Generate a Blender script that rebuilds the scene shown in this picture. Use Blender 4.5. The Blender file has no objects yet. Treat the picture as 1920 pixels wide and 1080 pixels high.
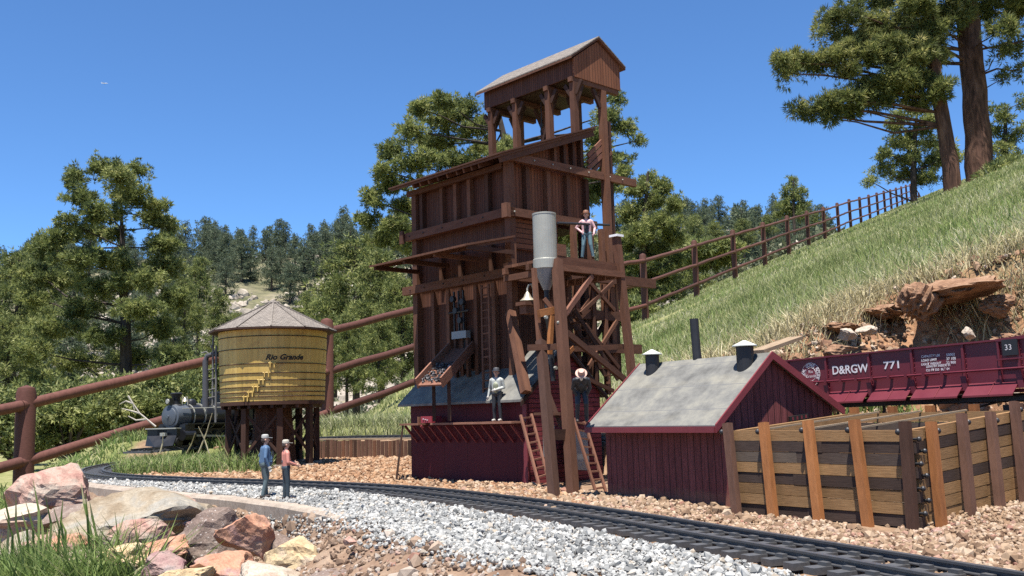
import bpy, math, random
import numpy as np
from mathutils import Vector, Matrix
random.seed(7)
RNG = np.random.default_rng(11)
scene = bpy.context.scene
COL = scene.collection
V = Vector
# ------------------------------------------------------------------ camera
CAM = V((0.0, 0.0, 0.12)); FPX = 1800.0
PITCH = math.radians(7.44); ROLL = math.radians(1.72)
cF = V((0, math.cos(PITCH), math.sin(PITCH)))
_r0 = V((1, 0, 0)); _u0 = V((0, -math.sin(PITCH), math.cos(PITCH)))
cU = _u0 * math.cos(ROLL) + _r0 * math.sin(ROLL)
cR = _r0 * math.cos(ROLL) - _u0 * math.sin(ROLL)
cam_d = bpy.data.cameras.new("camera"); cam = bpy.data.objects.new("camera", cam_d); COL.objects.link(cam)
cam.matrix_world = Matrix(((cR.x, cU.x, -cF.x, CAM.x), (cR.y, cU.y, -cF.y, CAM.y), (cR.z, cU.z, -cF.z, CAM.z), (0, 0, 0, 1)))
cam_d.sensor_width = 36; cam_d.lens = 36 * FPX / 1920; cam_d.clip_start = 0.02; cam_d.clip_end = 30000
scene.camera = cam

def ray(x, y): return cF + cR * ((x - 960) / FPX) + cU * ((540 - y) / FPX)
def at(x, y, Y):
    d = ray(x, y); return CAM + d * (Y / d.y)
def onz(x, y, z):
    d = ray(x, y); return CAM + d * ((z - CAM.z) / d.z)
def onpl(x, y, p, n):
    d = ray(x, y); return CAM + d * ((p - CAM).dot(n) / d.dot(n))

# ------------------------------------------------------------------ materials
class NT:
    def __init__(s, name, rough=0.8, spec=0.3):
        s.m = bpy.data.materials.new(name); s.m.use_nodes = True
        s.t = s.m.node_tree; s.n = s.t.nodes; s.l = s.t.links
        s.b = s.n['Principled BSDF']; s.b.inputs['Roughness'].default_value = rough
        s.b.inputs['Specular IOR Level'].default_value = spec
        s.out = s.n['Material Output']
    def new(s, typ, **kw):
        nd = s.n.new(typ)
        for k, v in kw.items(): setattr(nd, k, v)
        return nd
    def put(s, sock, v):
        if isinstance(v, bpy.types.NodeSocket): s.l.new(v, sock)
        elif v is not None: sock.default_value = v
    def coord(s, kind='Object'): return s.new('ShaderNodeTexCoord').outputs[kind]
    def map(s, vec, scale=(1, 1, 1), loc=(0, 0, 0)):
        m = s.new('ShaderNodeMapping'); s.put(m.inputs['Vector'], vec); m.inputs['Scale'].default_value = scale; m.inputs['Location'].default_value = loc
        return m.outputs[0]
    def noise(s, vec, scale=5, detail=4, rough=.55, dist=0):
        n = s.new('ShaderNodeTexNoise'); s.put(n.inputs['Vector'], vec)
        n.inputs['Scale'].default_value = scale; n.inputs['Detail'].default_value = detail
        n.inputs['Roughness'].default_value = rough; n.inputs['Distortion'].default_value = dist
        return n.outputs['Fac']
    def vor(s, vec, scale=5, feature='F1', out='Distance'):
        n = s.new('ShaderNodeTexVoronoi', feature=feature); s.put(n.inputs['Vector'], vec); n.inputs['Scale'].default_value = scale
        return n.outputs[out]
    def ramp(s, fac, stops):
        r = s.new('ShaderNodeValToRGB'); s.put(r.inputs[0], fac)
        e = r.color_ramp.elements
        while len(e) < len(stops): e.new(.5)
        for i, (p, c) in enumerate(stops):
            e[i].position = p; e[i].color = (*c, 1) if len(c) == 3 else c
        return r.outputs[0]
    def mix(s, fac, a, b, mode='MIX'):
        m = s.new('ShaderNodeMix', data_type='RGBA', blend_type=mode)
        s.put(m.inputs[0], fac)
        s.put(m.inputs[6], a if isinstance(a, bpy.types.NodeSocket) else (*a, 1) if len(a) == 3 else a)
        s.put(m.inputs[7], b if isinstance(b, bpy.types.NodeSocket) else (*b, 1) if len(b) == 3 else b)
        return m.outputs[2]
    def math(s, op, a, b=None, c=None):
        m = s.new('ShaderNodeMath', operation=op); s.put(m.inputs[0], a); s.put(m.inputs[1], b)
        if c is not None: s.put(m.inputs[2], c)
        return m.outputs[0]
    def attr(s, name='rnd', out='Fac'):
        a = s.new('ShaderNodeAttribute'); a.attribute_name = name; return a.outputs[out]
    def bump(s, h, strength=.3, dist=.002):
        b = s.new('ShaderNodeBump'); s.put(b.inputs['Height'], h); b.inputs['Strength'].default_value = strength; b.inputs['Distance'].default_value = dist
        s.l.new(b.outputs[0], s.b.inputs['Normal'])
    def col(s, c): s.put(s.b.inputs['Base Color'], c if isinstance(c, bpy.types.NodeSocket) else (*c, 1))
    def sep(s, vec):
        x = s.new('ShaderNodeSeparateXYZ'); s.put(x.inputs[0], vec); return x.outputs

def wood(name, dark, light, rough=.75, grain=1.0, spec=.25):
    """stained timber: per-piece tone (rnd), grain along the piece (UV u), knots"""
    t = NT(name, rough, spec); uv = t.coord('UV'); r = t.attr()
    base = t.mix(r, dark, light)
    g = t.noise(t.map(uv, (1.2, 26, 1)), 6, 5, .6, .4)
    blot = t.noise(t.map(uv, (.8, 3, 1)), 2.2, 3, .5)
    gr = t.ramp(g, [(.25, (.45, .42, .4)), (.55, (1, 1, 1)), (.8, (1.25, 1.22, 1.18))])
    c = t.mix(.75 * grain, base, gr, 'MULTIPLY')
    c = t.mix(.6, c, t.ramp(blot, [(.3, (.62, .6, .58)), (.6, (1.1, 1.1, 1.1))]), 'MULTIPLY')
    t.col(c); t.bump(g, .35, .0006)
    return t.m

def planked(name, dark, light, width, rough=.7, groove=.06, weather=.35, horiz=False, dirt=0):
    """boards from the UVs (metres x20): groove lines, a tone per board, streaks along the board"""
    t = NT(name, rough, .25); uv = t.coord('UV'); o = t.sep(uv)
    u, v = (o[1], o[0]) if horiz else (o[0], o[1])
    q = t.math('DIVIDE', u, width); fl = t.math('FLOOR', q); fr = t.math('SUBTRACT', q, fl)
    wn = t.new('ShaderNodeTexWhiteNoise', noise_dimensions='1D'); t.put(wn.inputs['W'], fl)
    edge = t.math('MINIMUM', fr, t.math('SUBTRACT', 1.0, fr))
    gap = t.ramp(edge, [(0, (0, 0, 0)), (groove, (.0, .0, .0)), (groove * 1.7, (1, 1, 1))])
    cv = t.new('ShaderNodeCombineXYZ'); t.put(cv.inputs[0], t.math('MULTIPLY', u, 9)); t.put(cv.inputs[1], t.math('MULTIPLY', v, .8)); t.put(cv.inputs[2], t.math('MULTIPLY', fl, 3.7))
    g = t.noise(cv.outputs[0], 2.2, 5, .65, .3)
    base = t.mix(wn.outputs['Value'], dark, light)
    c = t.mix(weather, base, t.ramp(g, [(.25, (.35, .3, .3)), (.5, (1, 1, 1)), (.85, (1.9, 1.8, 1.8))]), 'MULTIPLY')
    c = t.mix(t.math('SUBTRACT', 1.0, gap), c, tuple(x * .22 for x in dark))
    if dirt:
        zz = t.sep(t.coord('Object'))[2]; dn = t.noise(t.coord('Object'), 55, 4, .7)
        k = t.math('SUBTRACT', t.math('MULTIPLY', dn, dirt * 2.2), zz); c = t.mix(t.ramp(t.math('MULTIPLY', k, 60), [(0, (0, 0, 0)), (.7, (.4, .4, .4))]), c, (.26, .14, .085))
    t.col(c); t.bump(t.mix(.25, gap, g), .5, .0012)
    return t.m

def plain(name, c, rough=.6, metal=0.0, var=.25, scale=60, spec=.4, bump=0.0):
    t = NT(name, rough, spec); n = t.noise(t.coord('Object'), scale, 4, .6)
    lo = tuple(x * (1 - var) for x in c); hi = tuple(min(1, x * (1 + var)) for x in c)
    t.col(t.mix(n, lo, hi)); t.b.inputs['Metallic'].default_value = metal
    t.put(t.b.inputs['Roughness'], t.math('MULTIPLY_ADD', n, .3, rough - .15))
    if bump: t.bump(n, bump, .001)
    return t.m

def leafy(name, stops, trans=.35, rough=.6):
    t = NT(name, rough, .25); c = t.ramp(t.attr(), stops); t.col(c)
    tr = t.new('ShaderNodeBsdfTranslucent'); t.put(tr.inputs['Color'], c)
    ms = t.new('ShaderNodeMixShader'); ms.inputs[0].default_value = trans
    t.l.new(t.b.outputs[0], ms.inputs[1]); t.l.new(tr.outputs[0], ms.inputs[2]); t.l.new(ms.outputs[0], t.out.inputs[0])
    return t.m

M = {}
M['brown'] = wood('stained_timber', (.068, .030, .018), (.185, .084, .048))
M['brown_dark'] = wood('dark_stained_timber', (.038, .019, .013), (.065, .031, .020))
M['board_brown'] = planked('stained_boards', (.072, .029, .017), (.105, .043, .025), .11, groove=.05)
M['board_lit'] = planked('sunlit_stained_boards', (.15, .058, .028), (.21, .085, .042), .16, groove=.04)  # brighter copy of board_brown for sunlit tower walls: sunlight painted into the colour
M['slat_lit'] = planked('sunlit_siding_boards', (.15, .058, .028), (.21, .085, .042), .19, groove=.06, horiz=True)  # horizontal siding in the same brightened tone, sunlight painted in
M['ladder'] = wood('ladder_timber', (.19, .085, .055), (.27, .13, .085))
M['orange'] = wood('orange_timber', (.25, .098, .034), (.37, .15, .052))
M['crib_brown'] = wood('brown_post_timber', (.10, .050, .034), (.15, .078, .052))
M['crib_plank'] = None
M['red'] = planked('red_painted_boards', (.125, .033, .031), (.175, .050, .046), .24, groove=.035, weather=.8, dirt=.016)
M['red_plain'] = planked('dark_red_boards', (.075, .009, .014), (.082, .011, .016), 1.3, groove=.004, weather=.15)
M['red_trim'] = plain('red_trim', (.16, .026, .032), .6)
M['clapboard'] = planked('red_clapboard', (.17, .03, .035), (.20, .042, .045), .16, groove=.07, horiz=True)
M['black'] = plain('black_iron', (.018, .018, .02), .5, 0, .4)
M['sleeper'] = plain('black_sleeper', (.075, .074, .074), .5, 0, .4, 300)
M['rail'] = plain('weathered_rail', (.085, .085, .088), .36, .3, .3, 200)
M['silver'] = plain('galvanised_metal', (.33, .325, .275), .5, .25, .22, 40)
M['grey_sheet'] = plain('grey_zinc', (.24, .25, .25), .5, .3, .2, 60)
M['brass'] = plain('pale_brass', (.62, .55, .42), .35, .6, .1)
M['white'] = plain('white_paint', (.75, .75, .73), .6, 0, .08)
M['letter'] = plain('lettering_white', (.62, .58, .58), .7, 0, .25, 500)
M['ink'] = plain('lettering_black', (.015, .012, .010), .7, 0, .2)
M['coal'] = plain('coal_black', (.03, .028, .03), .5, 0, .5, 300)
M['cap'] = plain('pale_vent_cap', (.50, .52, .47), .7, 0, .2, 90)
M['fence'] = wood('fence_rail_brown', (.075, .029, .023), (.145, .058, .043), .75, 1.0)
M['fence_far'] = wood('fence_rail_dark', (.075, .032, .024), (.11, .048, .036), .7, .5)
M['board_pale'] = wood('weathered_board', (.27, .195, .125), (.35, .26, .17))

def _crib_plank():
    t = NT('bunker_planks', .75, .2); uv = t.coord('UV'); r = t.attr()
    base = t.ramp(r, [(0, (.055, .036, .028)), (.2, (.075, .052, .042)), (.34, (.13, .10, .075)), (.46, (.20, .115, .052)), (.7, (.285, .165, .075)), (1, (.36, .205, .09))])
    g = t.noise(t.map(uv, (1.0, 14, 1)), 4, 5, .62, .5)
    c = t.mix(.8, base, t.ramp(g, [(.25, (.5, .45, .42)), (.55, (1, 1, 1)), (.85, (1.35, 1.32, 1.25))]), 'MULTIPLY')
    blot = t.noise(uv, 1.1, 3); c = t.mix(.5, c, t.ramp(blot, [(.3, (.6, .6, .62)), (.65, (1.1, 1.1, 1.1))]), 'MULTIPLY')
    t.col(c); t.bump(g, .3, .0006); return t.m
M['crib_plank'] = _crib_plank()

def _roof_grey():
    t = NT('grey_roll_roofing', .85, .2); uv = t.coord('UV'); o = t.sep(uv)
    n = t.noise(uv, 1.6, 6, .65); n2 = t.noise(uv, 40, 3, .7)
    stain = t.noise(t.map(uv, (.5, 1.6, 1)), .9, 4, .6)
    c = t.ramp(n, [(.32, (.095, .093, .086)), (.5, (.155, .151, .137)), (.66, (.215, .205, .172))])
    c = t.mix(t.ramp(stain, [(.5, (0, 0, 0)), (.75, (.5, .5, .5))]), c, (.29, .265, .20))
    c = t.mix(.35, c, t.ramp(n2, [(.3, (.7, .7, .7)), (.7, (1.25, 1.25, 1.25))]), 'MULTIPLY')
    q = t.math('FRACT', t.math('DIVIDE', o[1], .95)); seam = t.ramp(q, [(0, (1, 1, 1)), (.018, (1, 1, 1)), (.024, (0, 0, 0))])
    c = t.mix(seam, c, (.12, .12, .12))
    t.col(c); t.bump(t.mix(.4, n, n2), .25, .001); return t.m
M['roof'] = _roof_grey()
def _shingle():
    t = NT('weathered_shingles', .85, .2); uv = t.coord('UV')
    b = t.new('ShaderNodeTexBrick'); t.put(b.inputs['Vector'], uv); b.inputs['Scale'].default_value = 1
    b.inputs['Brick Width'].default_value = .2; b.inputs['Row Height'].default_value = .13; b.inputs['Mortar Size'].default_value = .012
    b.inputs['Color1'].default_value = (.16, .14, .12, 1); b.inputs['Color2'].default_value = (.235, .208, .178, 1); b.inputs['Mortar'].default_value = (.10, .085, .075, 1)
    n = t.noise(uv, 3, 5, .6)
    c = t.mix(.6, b.outputs['Color'], t.ramp(n, [(.3, (.65, .65, .65)), (.7, (1.25, 1.22, 1.2))]), 'MULTIPLY')
    t.col(c); t.bump(b.outputs['Fac'], .4, -.001); return t.m
M['shingle'] = _shingle()
def _tank():
    t = NT('ochre_painted_staves', .5, .35); uv = t.coord('UV'); o = t.sep(uv)
    q = t.math('DIVIDE', o[0], .30); fl = t.math('FLOOR', q); fr = t.math('SUBTRACT', q, fl)
    wn = t.new('ShaderNodeTexWhiteNoise', noise_dimensions='1D'); t.put(wn.inputs['W'], fl)
    e = t.math('MINIMUM', fr, t.math('SUBTRACT', 1.0, fr)); gap = t.ramp(e, [(0, (.5, .5, .5)), (.05, (1, 1, 1))])
    n = t.noise(t.map(uv, (2.4, .25, 1)), 1.3, 5, .6); n3 = t.noise(uv, 1.2, 4)
    c = t.mix(wn.outputs['Value'], (.50, .335, .085), (.57, .40, .12))
    c = t.mix(.7, c, gap, 'MULTIPLY')
    c = t.mix(.55, c, t.ramp(n, [(.3, (.55, .5, .42)), (.55, (1, 1, 1)), (.8, (1.15, 1.12, 1.1))]), 'MULTIPLY')
    c = t.mix(t.ramp(n3, [(.56, (0, 0, 0)), (.72, (.5, .5, .5))]), c, (.22, .12, .045))
    t.col(c); t.bump(gap, .2, .0006); return t.m
M['tank'] = _tank()
M['gondola'] = plain('maroon_car_paint', (.115, .015, .024), .48, 0, .22, 30, .45)

# vegetation
M['needle_near'] = leafy('pine_needles_olive', [(0, (.045, .062, .022)), (.42, (.13, .155, .05)), (.75, (.30, .30, .10)), (1, (.44, .40, .17))], .45)
M['needle'] = leafy('pine_needles', [(0, (.045, .066, .026)), (.4, (.14, .17, .056)), (.72, (.30, .32, .105)), (1, (.44, .43, .19))], .42)
M['needle_far'] = leafy('distant_pine_needles', [(0, (.055, .076, .05)), (.5, (.12, .15, .088)), (1, (.21, .235, .135))], .35)
M['grass'] = leafy('meadow_blades', [(0, (.13, .165, .055)), (.3, (.235, .27, .105)), (.6, (.36, .365, .18)), (.82, (.49, .46, .29)), (1, (.60, .56, .42))], .4)
M['grass_green'] = leafy('lush_blades', [(0, (.085, .14, .035)), (.5, (.19, .26, .075)), (.8, (.26, .31, .11)), (1, (.46, .42, .24))], .4)
M['straw'] = leafy('dry_straw', [(0, (.30, .26, .12)), (.5, (.48, .41, .23)), (1, (.62, .55, .36))], .3)
M['shrub'] = leafy('shrub_leaves', [(0, (.04, .062, .02)), (.5, (.085, .12, .04)), (.85, (.16, .19, .07)), (1, (.24, .25, .11))], .3)
def _bark(name, a, b, c3):
    t = NT(name, .9, .15); o = t.coord('Object')
    n = t.noise(t.map(o, (5, 5, 1.0)), 2.2, 5, .65, .8); v = t.vor(t.map(o, (7, 7, 1.5)), 1.3)
    c = t.ramp(n, [(.3, a), (.5, b), (.72, c3)])
    c = t.mix(.7, c, t.ramp(v, [(.1, (.35, .35, .35)), (.45, (1.1, 1.1, 1.1))]), 'MULTIPLY')
    t.col(c); t.bump(t.mix(.5, n, v), .9, .05); return t.m
M['bark'] = _bark('ponderosa_bark', (.03, .018, .014), (.085, .045, .032), (.17, .095, .065))
M['bark_grey'] = _bark('grey_bark', (.022, .018, .016), (.05, .039, .033), (.09, .07, .058))
M['twig'] = plain('dead_twig', (.42, .37, .31), .9, 0, .2)

def stone_mat(name, stops, rough=.85, scale=400):
    t = NT(name, rough, .25); c = t.ramp(t.attr(), stops)
    n = t.noise(t.coord('Object'), scale, 3, .7)
    c = t.mix(.5, c, t.ramp(n, [(.3, (.65, .65, .65)), (.7, (1.25, 1.25, 1.25))]), 'MULTIPLY')
    t.col(c); return t.m
M['ballast'] = stone_mat('white_crushed_granite', [(0, (.12, .12, .114)), (.25, (.24, .238, .224)), (.6, (.34, .335, .312)), (.88, (.43, .42, .39)), (1, (.33, .27, .20))])
M['pea'] = stone_mat('tan_pea_gravel', [(0, (.13, .075, .045)), (.3, (.225, .148, .09)), (.6, (.31, .215, .138)), (.85, (.40, .31, .225)), (1, (.27, .135, .095))])
def rock_mat(name, cols, scale=18, bump=.6, spots=0.0):
    t = NT(name, .85, .25); o = t.coord('Object')
    n = t.noise(o, scale, 6, .62, .6); n2 = t.noise(o, scale * 7, 4, .7); n3 = t.noise(t.map(o, (1, 1, 3)), scale * .6, 3, .5, 1.2); n4 = t.noise(o, scale * 26, 3, .75)
    k = len(cols)
    c = t.ramp(n, [(.28 + .44 * i / (k - 1), cc) for i, cc in enumerate(cols)])
    c = t.mix(t.ramp(n3, [(.52, (0, 0, 0)), (.66, (.55, .55, .55))]), c, cols[-1])
    c = t.mix(.55, c, t.ramp(n2, [(.3, (.6, .58, .56)), (.65, (1.15, 1.15, 1.15))]), 'MULTIPLY')
    c = t.mix(.5, c, t.ramp(n4, [(.32, (.55, .53, .5)), (.5, (1, 1, 1)), (.68, (1.3, 1.28, 1.25))]), 'MULTIPLY')
    if spots: c = t.mix(t.ramp(t.vor(o, scale * 9), [(.1, (spots,) * 3), (.22, (0, 0, 0))]), c, (.55, .5, .45))
    t.col(c); t.bump(t.mix(.5, n, n2), bump, .004); return t.m
M['rock_grey'] = rock_mat('grey_speckled_stone', [(0.107, 0.070, 0.057), (0.180, 0.131, 0.107), (0.205, 0.156, 0.127), (0.295, 0.238, 0.197)], 22, .9, .7)
M['rock_brown'] = rock_mat('layered_brown_stone', [(0.107, 0.082, 0.053), (0.205, 0.156, 0.102), (0.271, 0.226, 0.164), (0.246, 0.230, 0.197), (0.344, 0.303, 0.230)], 14, .9)
M['rock_pink'] = rock_mat('pink_granite', [(0.180, 0.094, 0.078), (0.303, 0.164, 0.131), (0.377, 0.246, 0.193), (0.328, 0.271, 0.221), (0.443, 0.353, 0.279)], 16, .9)
M['rock_orange'] = rock_mat('orange_sandstone', [(0.246, 0.098, 0.074), (0.353, 0.156, 0.098), (0.410, 0.221, 0.139), (0.328, 0.197, 0.172), (0.451, 0.328, 0.205)], 13, .9)
M['rock_yellow'] = rock_mat('yellow_sandstone', [(0.295, 0.156, 0.090), (0.410, 0.271, 0.148), (0.459, 0.353, 0.205), (0.377, 0.295, 0.213), (0.492, 0.410, 0.271)], 13, .9)
M['rock_pale'] = rock_mat('pale_cream_stone', [(0.271, 0.205, 0.148), (0.369, 0.295, 0.221), (0.426, 0.361, 0.287), (0.361, 0.246, 0.180), (0.476, 0.418, 0.344)], 16, .9)
M['rock_purple'] = rock_mat('purple_red_stone', [(0.139, 0.070, 0.070), (0.230, 0.127, 0.123), (0.295, 0.197, 0.172), (0.246, 0.197, 0.180), (0.361, 0.271, 0.230)], 18, .9)
M['boulder_far'] = rock_mat('hillside_granite', [(.22, .185, .145), (.37, .32, .255), (.50, .44, .37)], .5)
M['concrete'] = rock_mat('old_concrete', [(.24, .195, .15), (.33, .27, .215), (.40, .345, .28)], 25, .12)
M['soil'] = rock_mat('orange_soil_clod', [(.15, .08, .047), (.25, .14, .08), (.34, .22, .14)], 40, 1.0)

# ------------------------------------------------------------------ mesh builder
ORG = {}
def tag(o, label=None, cat=None, group=None, kind=None):
    if label: o['label'] = label
    if cat: o['category'] = cat
    if group: o['group'] = group
    if kind: o['kind'] = kind
    return o
def thing(name, label, cat, loc, group=None):
    o = bpy.data.objects.new(name, None); COL.objects.link(o); o.location = loc; o.empty_display_size = .02
    ORG[o.name] = V(loc); return tag(o, label, cat, group)

class MB:
    def __init__(s): s.v = []; s.f = []; s.uv = []; s.r = []
    def face(s, idx, uvs, r): s.f.append(idx); s.uv.append(uvs); s.r.append(r)
    def quad(s, a, b, c, d, r=None, k=20.0):
        r = random.random() if r is None else r
        i = len(s.v); s.v += [V(a), V(b), V(c), V(d)]
        a, b, c, d = V(a), V(b), V(c), V(d)
        e = (b - a).normalized(); n = e.cross(d - a); 
        if n.length < 1e-12: n = V((0, 0, 1))
        g = n.normalized().cross(e); off = 0
        s.face((i, i + 1, i + 2, i + 3), [((p - a).dot(e) * k, (p - a).dot(g) * k) for p in (a, b, c, d)], r)
    def box(s, c, x, y, z, r=None, k=20.0):
        """centre and three half vectors; UV u runs along x (the length)"""
        r = random.random() if r is None else r
        c, x, y, z = V(c), V(x), V(y), V(z); i = len(s.v)
        for sx in (-1, 1):
            for sy in (-1, 1):
                for sz in (-1, 1): s.v.append(c + x * sx + y * sy + z * sz)
        lx, ly, lz = 2 * x.length * k, 2 * y.length * k, 2 * z.length * k
        o = random.random() * 50; flip = x.cross(y).dot(z) < 0
        def F(q, U, W):
            uvs = [(o, o), (o + U, o), (o + U, o + W), (o, o + W)]
            if flip: q = q[::-1]; uvs = uvs[::-1]
            s.face(tuple(i + t for t in q), uvs, r)
        F((0, 4, 5, 1), lx, lz); F((6, 2, 3, 7), lx, lz); F((2, 6, 4, 0), lx, ly); F((1, 5, 7, 3), lx, ly)
        F((4, 6, 7, 5), ly, lz); F((2, 0, 1, 3), ly, lz)
    def beam(s, p, q, w, t, up=(0, 0, 1), r=None):
        p, q = V(p), V(q); d = q - p; L = d.length; d.normalize(); up = V(up)
        if abs(d.dot(up)) > .98 * up.length: up = V((0, 1, 0)) if abs(d.y) < .9 else V((1, 0, 0))
        sd = d.cross(up).normalized(); u2 = sd.cross(d).normalized()
        s.box((p + q) / 2, d * (L / 2), sd * (w / 2), u2 * (t / 2), r)
    def lathe(s, p, ax, prof, n=16, r=None, k=20.0, cap=True):
        p, ax = V(p), V(ax).normalized(); r = random.random() if r is None else r
        a = ax.orthogonal().normalized() if abs(ax.z) < .95 else V((1, 0, 0)); b = ax.cross(a).normalized(); i0 = len(s.v)
        for (rad, h) in prof:
            for j in range(n):
                t = 2 * math.pi * j / n; s.v.append(p + ax * h + (a * math.cos(t) + b * math.sin(t)) * rad)
        rm = max(x[0] for x in prof)
        for m in range(len(prof) - 1):
            for j in range(n):
                j2 = (j + 1) % n; u0 = j / n * 2 * math.pi * rm * k; u1 = (j + 1) / n * 2 * math.pi * rm * k
                h0, h1 = prof[m][1] * k, prof[m + 1][1] * k
                s.face((i0 + m * n + j, i0 + m * n + j2, i0 + (m + 1) * n + j2, i0 + (m + 1) * n + j), [(u0, h0), (u1, h0), (u1, h1), (u0, h1)], r)
        if cap:
            for m, fl in ((0, True), (len(prof) - 1, False)):
                if prof[m][0] > 1e-6:
                    q = tuple(i0 + m * n + j for j in range(n)); q = q[::-1] if fl else q
                    s.face(q, [(0, 0)] * n, r)
    def cyl(s, p, q, r0, r1=None, n=10, r=None):
        p, q = V(p), V(q); L = (q - p).length
        s.lathe(p, q - p, [(r0, 0), (r0 if r1 is None else r1, L)], n, r)
    def tube(s, pts, rad, n=6, r=None):
        """bent round bar through points"""
        pts = [V(p) for p in pts]; r = random.random() if r is None else r; i0 = len(s.v); m = len(pts)
        rads = rad if hasattr(rad, '__len__') else [rad] * m
        up = None
        for i, p in enumerate(pts):
            d = (pts[min(i + 1, m - 1)] - pts[max(i - 1, 0)]).normalized()
            if up is None: up = d.orthogonal().normalized()
            up = (up - d * up.dot(d)).normalized(); sd = d.cross(up)
            for j in range(n):
                t = 2 * math.pi * j / n; s.v.append(p + (up * math.cos(t) + sd * math.sin(t)) * rads[i])
        L = 0
        for i in range(m - 1):
            l2 = L + (pts[i + 1] - pts[i]).length
            for j in range(n):
                j2 = (j + 1) % n
                s.face((i0 + i * n + j, i0 + i * n + j2, i0 + (i + 1) * n + j2, i0 + (i + 1) * n + j), [(L * 20, j / n * .5), (L * 20, (j + 1) / n * .5), (l2 * 20, (j + 1) / n * .5), (l2 * 20, j / n * .5)], r)
            L = l2
        s.face(tuple(i0 + j for j in range(n))[::-1], [(0, 0)] * n, r); s.face(tuple(i0 + (m - 1) * n + j for j in range(n)), [(0, 0)] * n, r)
    def prism(s, pts, ex, r=None, k=20.0, udir=None):
        """flat polygon pushed along ex; UVs: u along udir (default horizontal in the polygon), v the other way"""
        pts = [V(p) for p in pts]; ex = V(ex); n = len(pts); i = len(s.v); r = random.random() if r is None else r
        nrm = V((0, 0, 0))
        for a in range(n): nrm += (pts[a] - pts[0]).cross(pts[(a + 1) % n] - pts[0])
        nrm.normalize()
        if nrm.dot(ex) > 0: pts = pts[::-1]; nrm = -nrm
        s.v += pts + [p + ex for p in pts]
        e = V(udir) if udir is not None else V((0, 0, 1)).cross(nrm)
        if e.length < 1e-4: e = V((1, 0, 0))
        e.normalize(); g = nrm.cross(e)
        U = lambda p: ((p - pts[0]).dot(e) * k + 7, (p - pts[0]).dot(g) * k + 7)
        s.face(tuple(range(i, i + n)), [U(p) for p in pts], r)
        s.face(tuple(range(i + 2 * n - 1, i + n - 1, -1)), [U(p) for p in pts[::-1]], r)
        for a in range(n):
            b = (a + 1) % n; L = (pts[b] - pts[a]).length * k; T = ex.length * k
            s.face((i + b, i + a, i + n + a, i + n + b), [(0, 0), (L, 0), (L, T), (0, T)], r)
    def ball(s, c, rad, n=12, m=8, r=None, ax=None):
        rad = (rad,) * 3 if not hasattr(rad, '__len__') else rad; c = V(c); r = random.random() if r is None else r
        X, Y, Z = ax or (V((1, 0, 0)), V((0, 1, 0)), V((0, 0, 1))); i0 = len(s.v)
        for a in range(m + 1):
            th = math.pi * a / m
            for j in range(n):
                t = 2 * math.pi * j / n
                s.v.append(c + X * (rad[0] * math.sin(th) * math.cos(t)) + Y * (rad[1] * math.sin(th) * math.sin(t)) - Z * (rad[2] * math.cos(th)))
        for a in range(m):
            for j in range(n):
                j2 = (j + 1) % n
                s.face((i0 + a * n + j, i0 + a * n + j2, i0 + (a + 1) * n + j2, i0 + (a + 1) * n + j), [(0, 0)] * 4, r)
    def build(s, name, mat, parent=None, smooth=False, origin=None):
        o0 = ORG[parent.name] if parent is not None else V(origin if origin is not None else (0, 0, 0))
        me = bpy.data.meshes.new(name); me.from_pydata([v - o0 for v in s.v], [], s.f)
        ul = me.uv_layers.new(name='UVMap'); flat = [c for f in s.uv for p in f for c in p]; ul.data.foreach_set('uv', flat)
        at_ = me.attributes.new('rnd', 'FLOAT', 'FACE'); at_.data.foreach_set('value', s.r)
        if smooth: me.polygons.foreach_set('use_smooth', [True] * len(s.f))
        me.materials.append(mat); me.validate(); me.update()
        if smooth: me.set_sharp_from_angle(angle=.62)
        ob = bpy.data.objects.new(name, me); COL.objects.link(ob)
        if parent is not None: ob.parent = parent
        else: ob.location = o0
        ORG[ob.name] = o0
        return ob
def part(name, mat, parent, *calls, smooth=False):
    m = MB()
    for c in calls: getattr(m, c[0])(*c[1:-1], **c[-1]) if isinstance(c[-1], dict) else getattr(m, c[0])(*c[1:])
    return m.build(name, mat, parent, smooth)

def np_mesh(name, verts, tris, mat, rnd=None, parent=None, smooth=False, origin=(0, 0, 0)):
    me = bpy.data.meshes.new(name); nv, nf = len(verts), len(tris); k = tris.shape[1]
    o0 = np.array(ORG[parent.name] if parent is not None else origin)
    me.vertices.add(nv); me.vertices.foreach_set('co', (verts - o0).astype(np.float32).ravel())
    me.loops.add(nf * k); me.loops.foreach_set('vertex_index', tris.astype(np.int32).ravel())
    me.polygons.add(nf); me.polygons.foreach_set('loop_start', np.arange(0, nf * k, k, dtype=np.int32))
    if rnd is not None:
        a = me.attributes.new('rnd', 'FLOAT', 'FACE'); a.data.foreach_set('value', rnd.astype(np.float32))
    me.update(calc_edges=True)
    me.polygons.foreach_set('use_smooth', np.full(nf, smooth))
    me.materials.append(mat)
    ob = bpy.data.objects.new(name, me); COL.objects.link(ob)
    if parent is not None: ob.parent = parent
    else: ob.location = V(o0)
    ORG[ob.name] = V(o0)
    return ob
def copy_tree(o, loc, rz=0, sc=1.0, label=None):
    r = o.copy(); COL.objects.link(r); r.location = loc; r.rotation_euler = (0, 0, rz); r.scale = (sc,) * 3
    ORG[r.name] = V(loc)
    if label: r['label'] = label
    for ch in list(o.children):
        c = ch.copy(); COL.objects.link(c); c.parent = r
        for g in list(ch.children):
            d = g.copy(); COL.objects.link(d); d.parent = c
    return r
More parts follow.
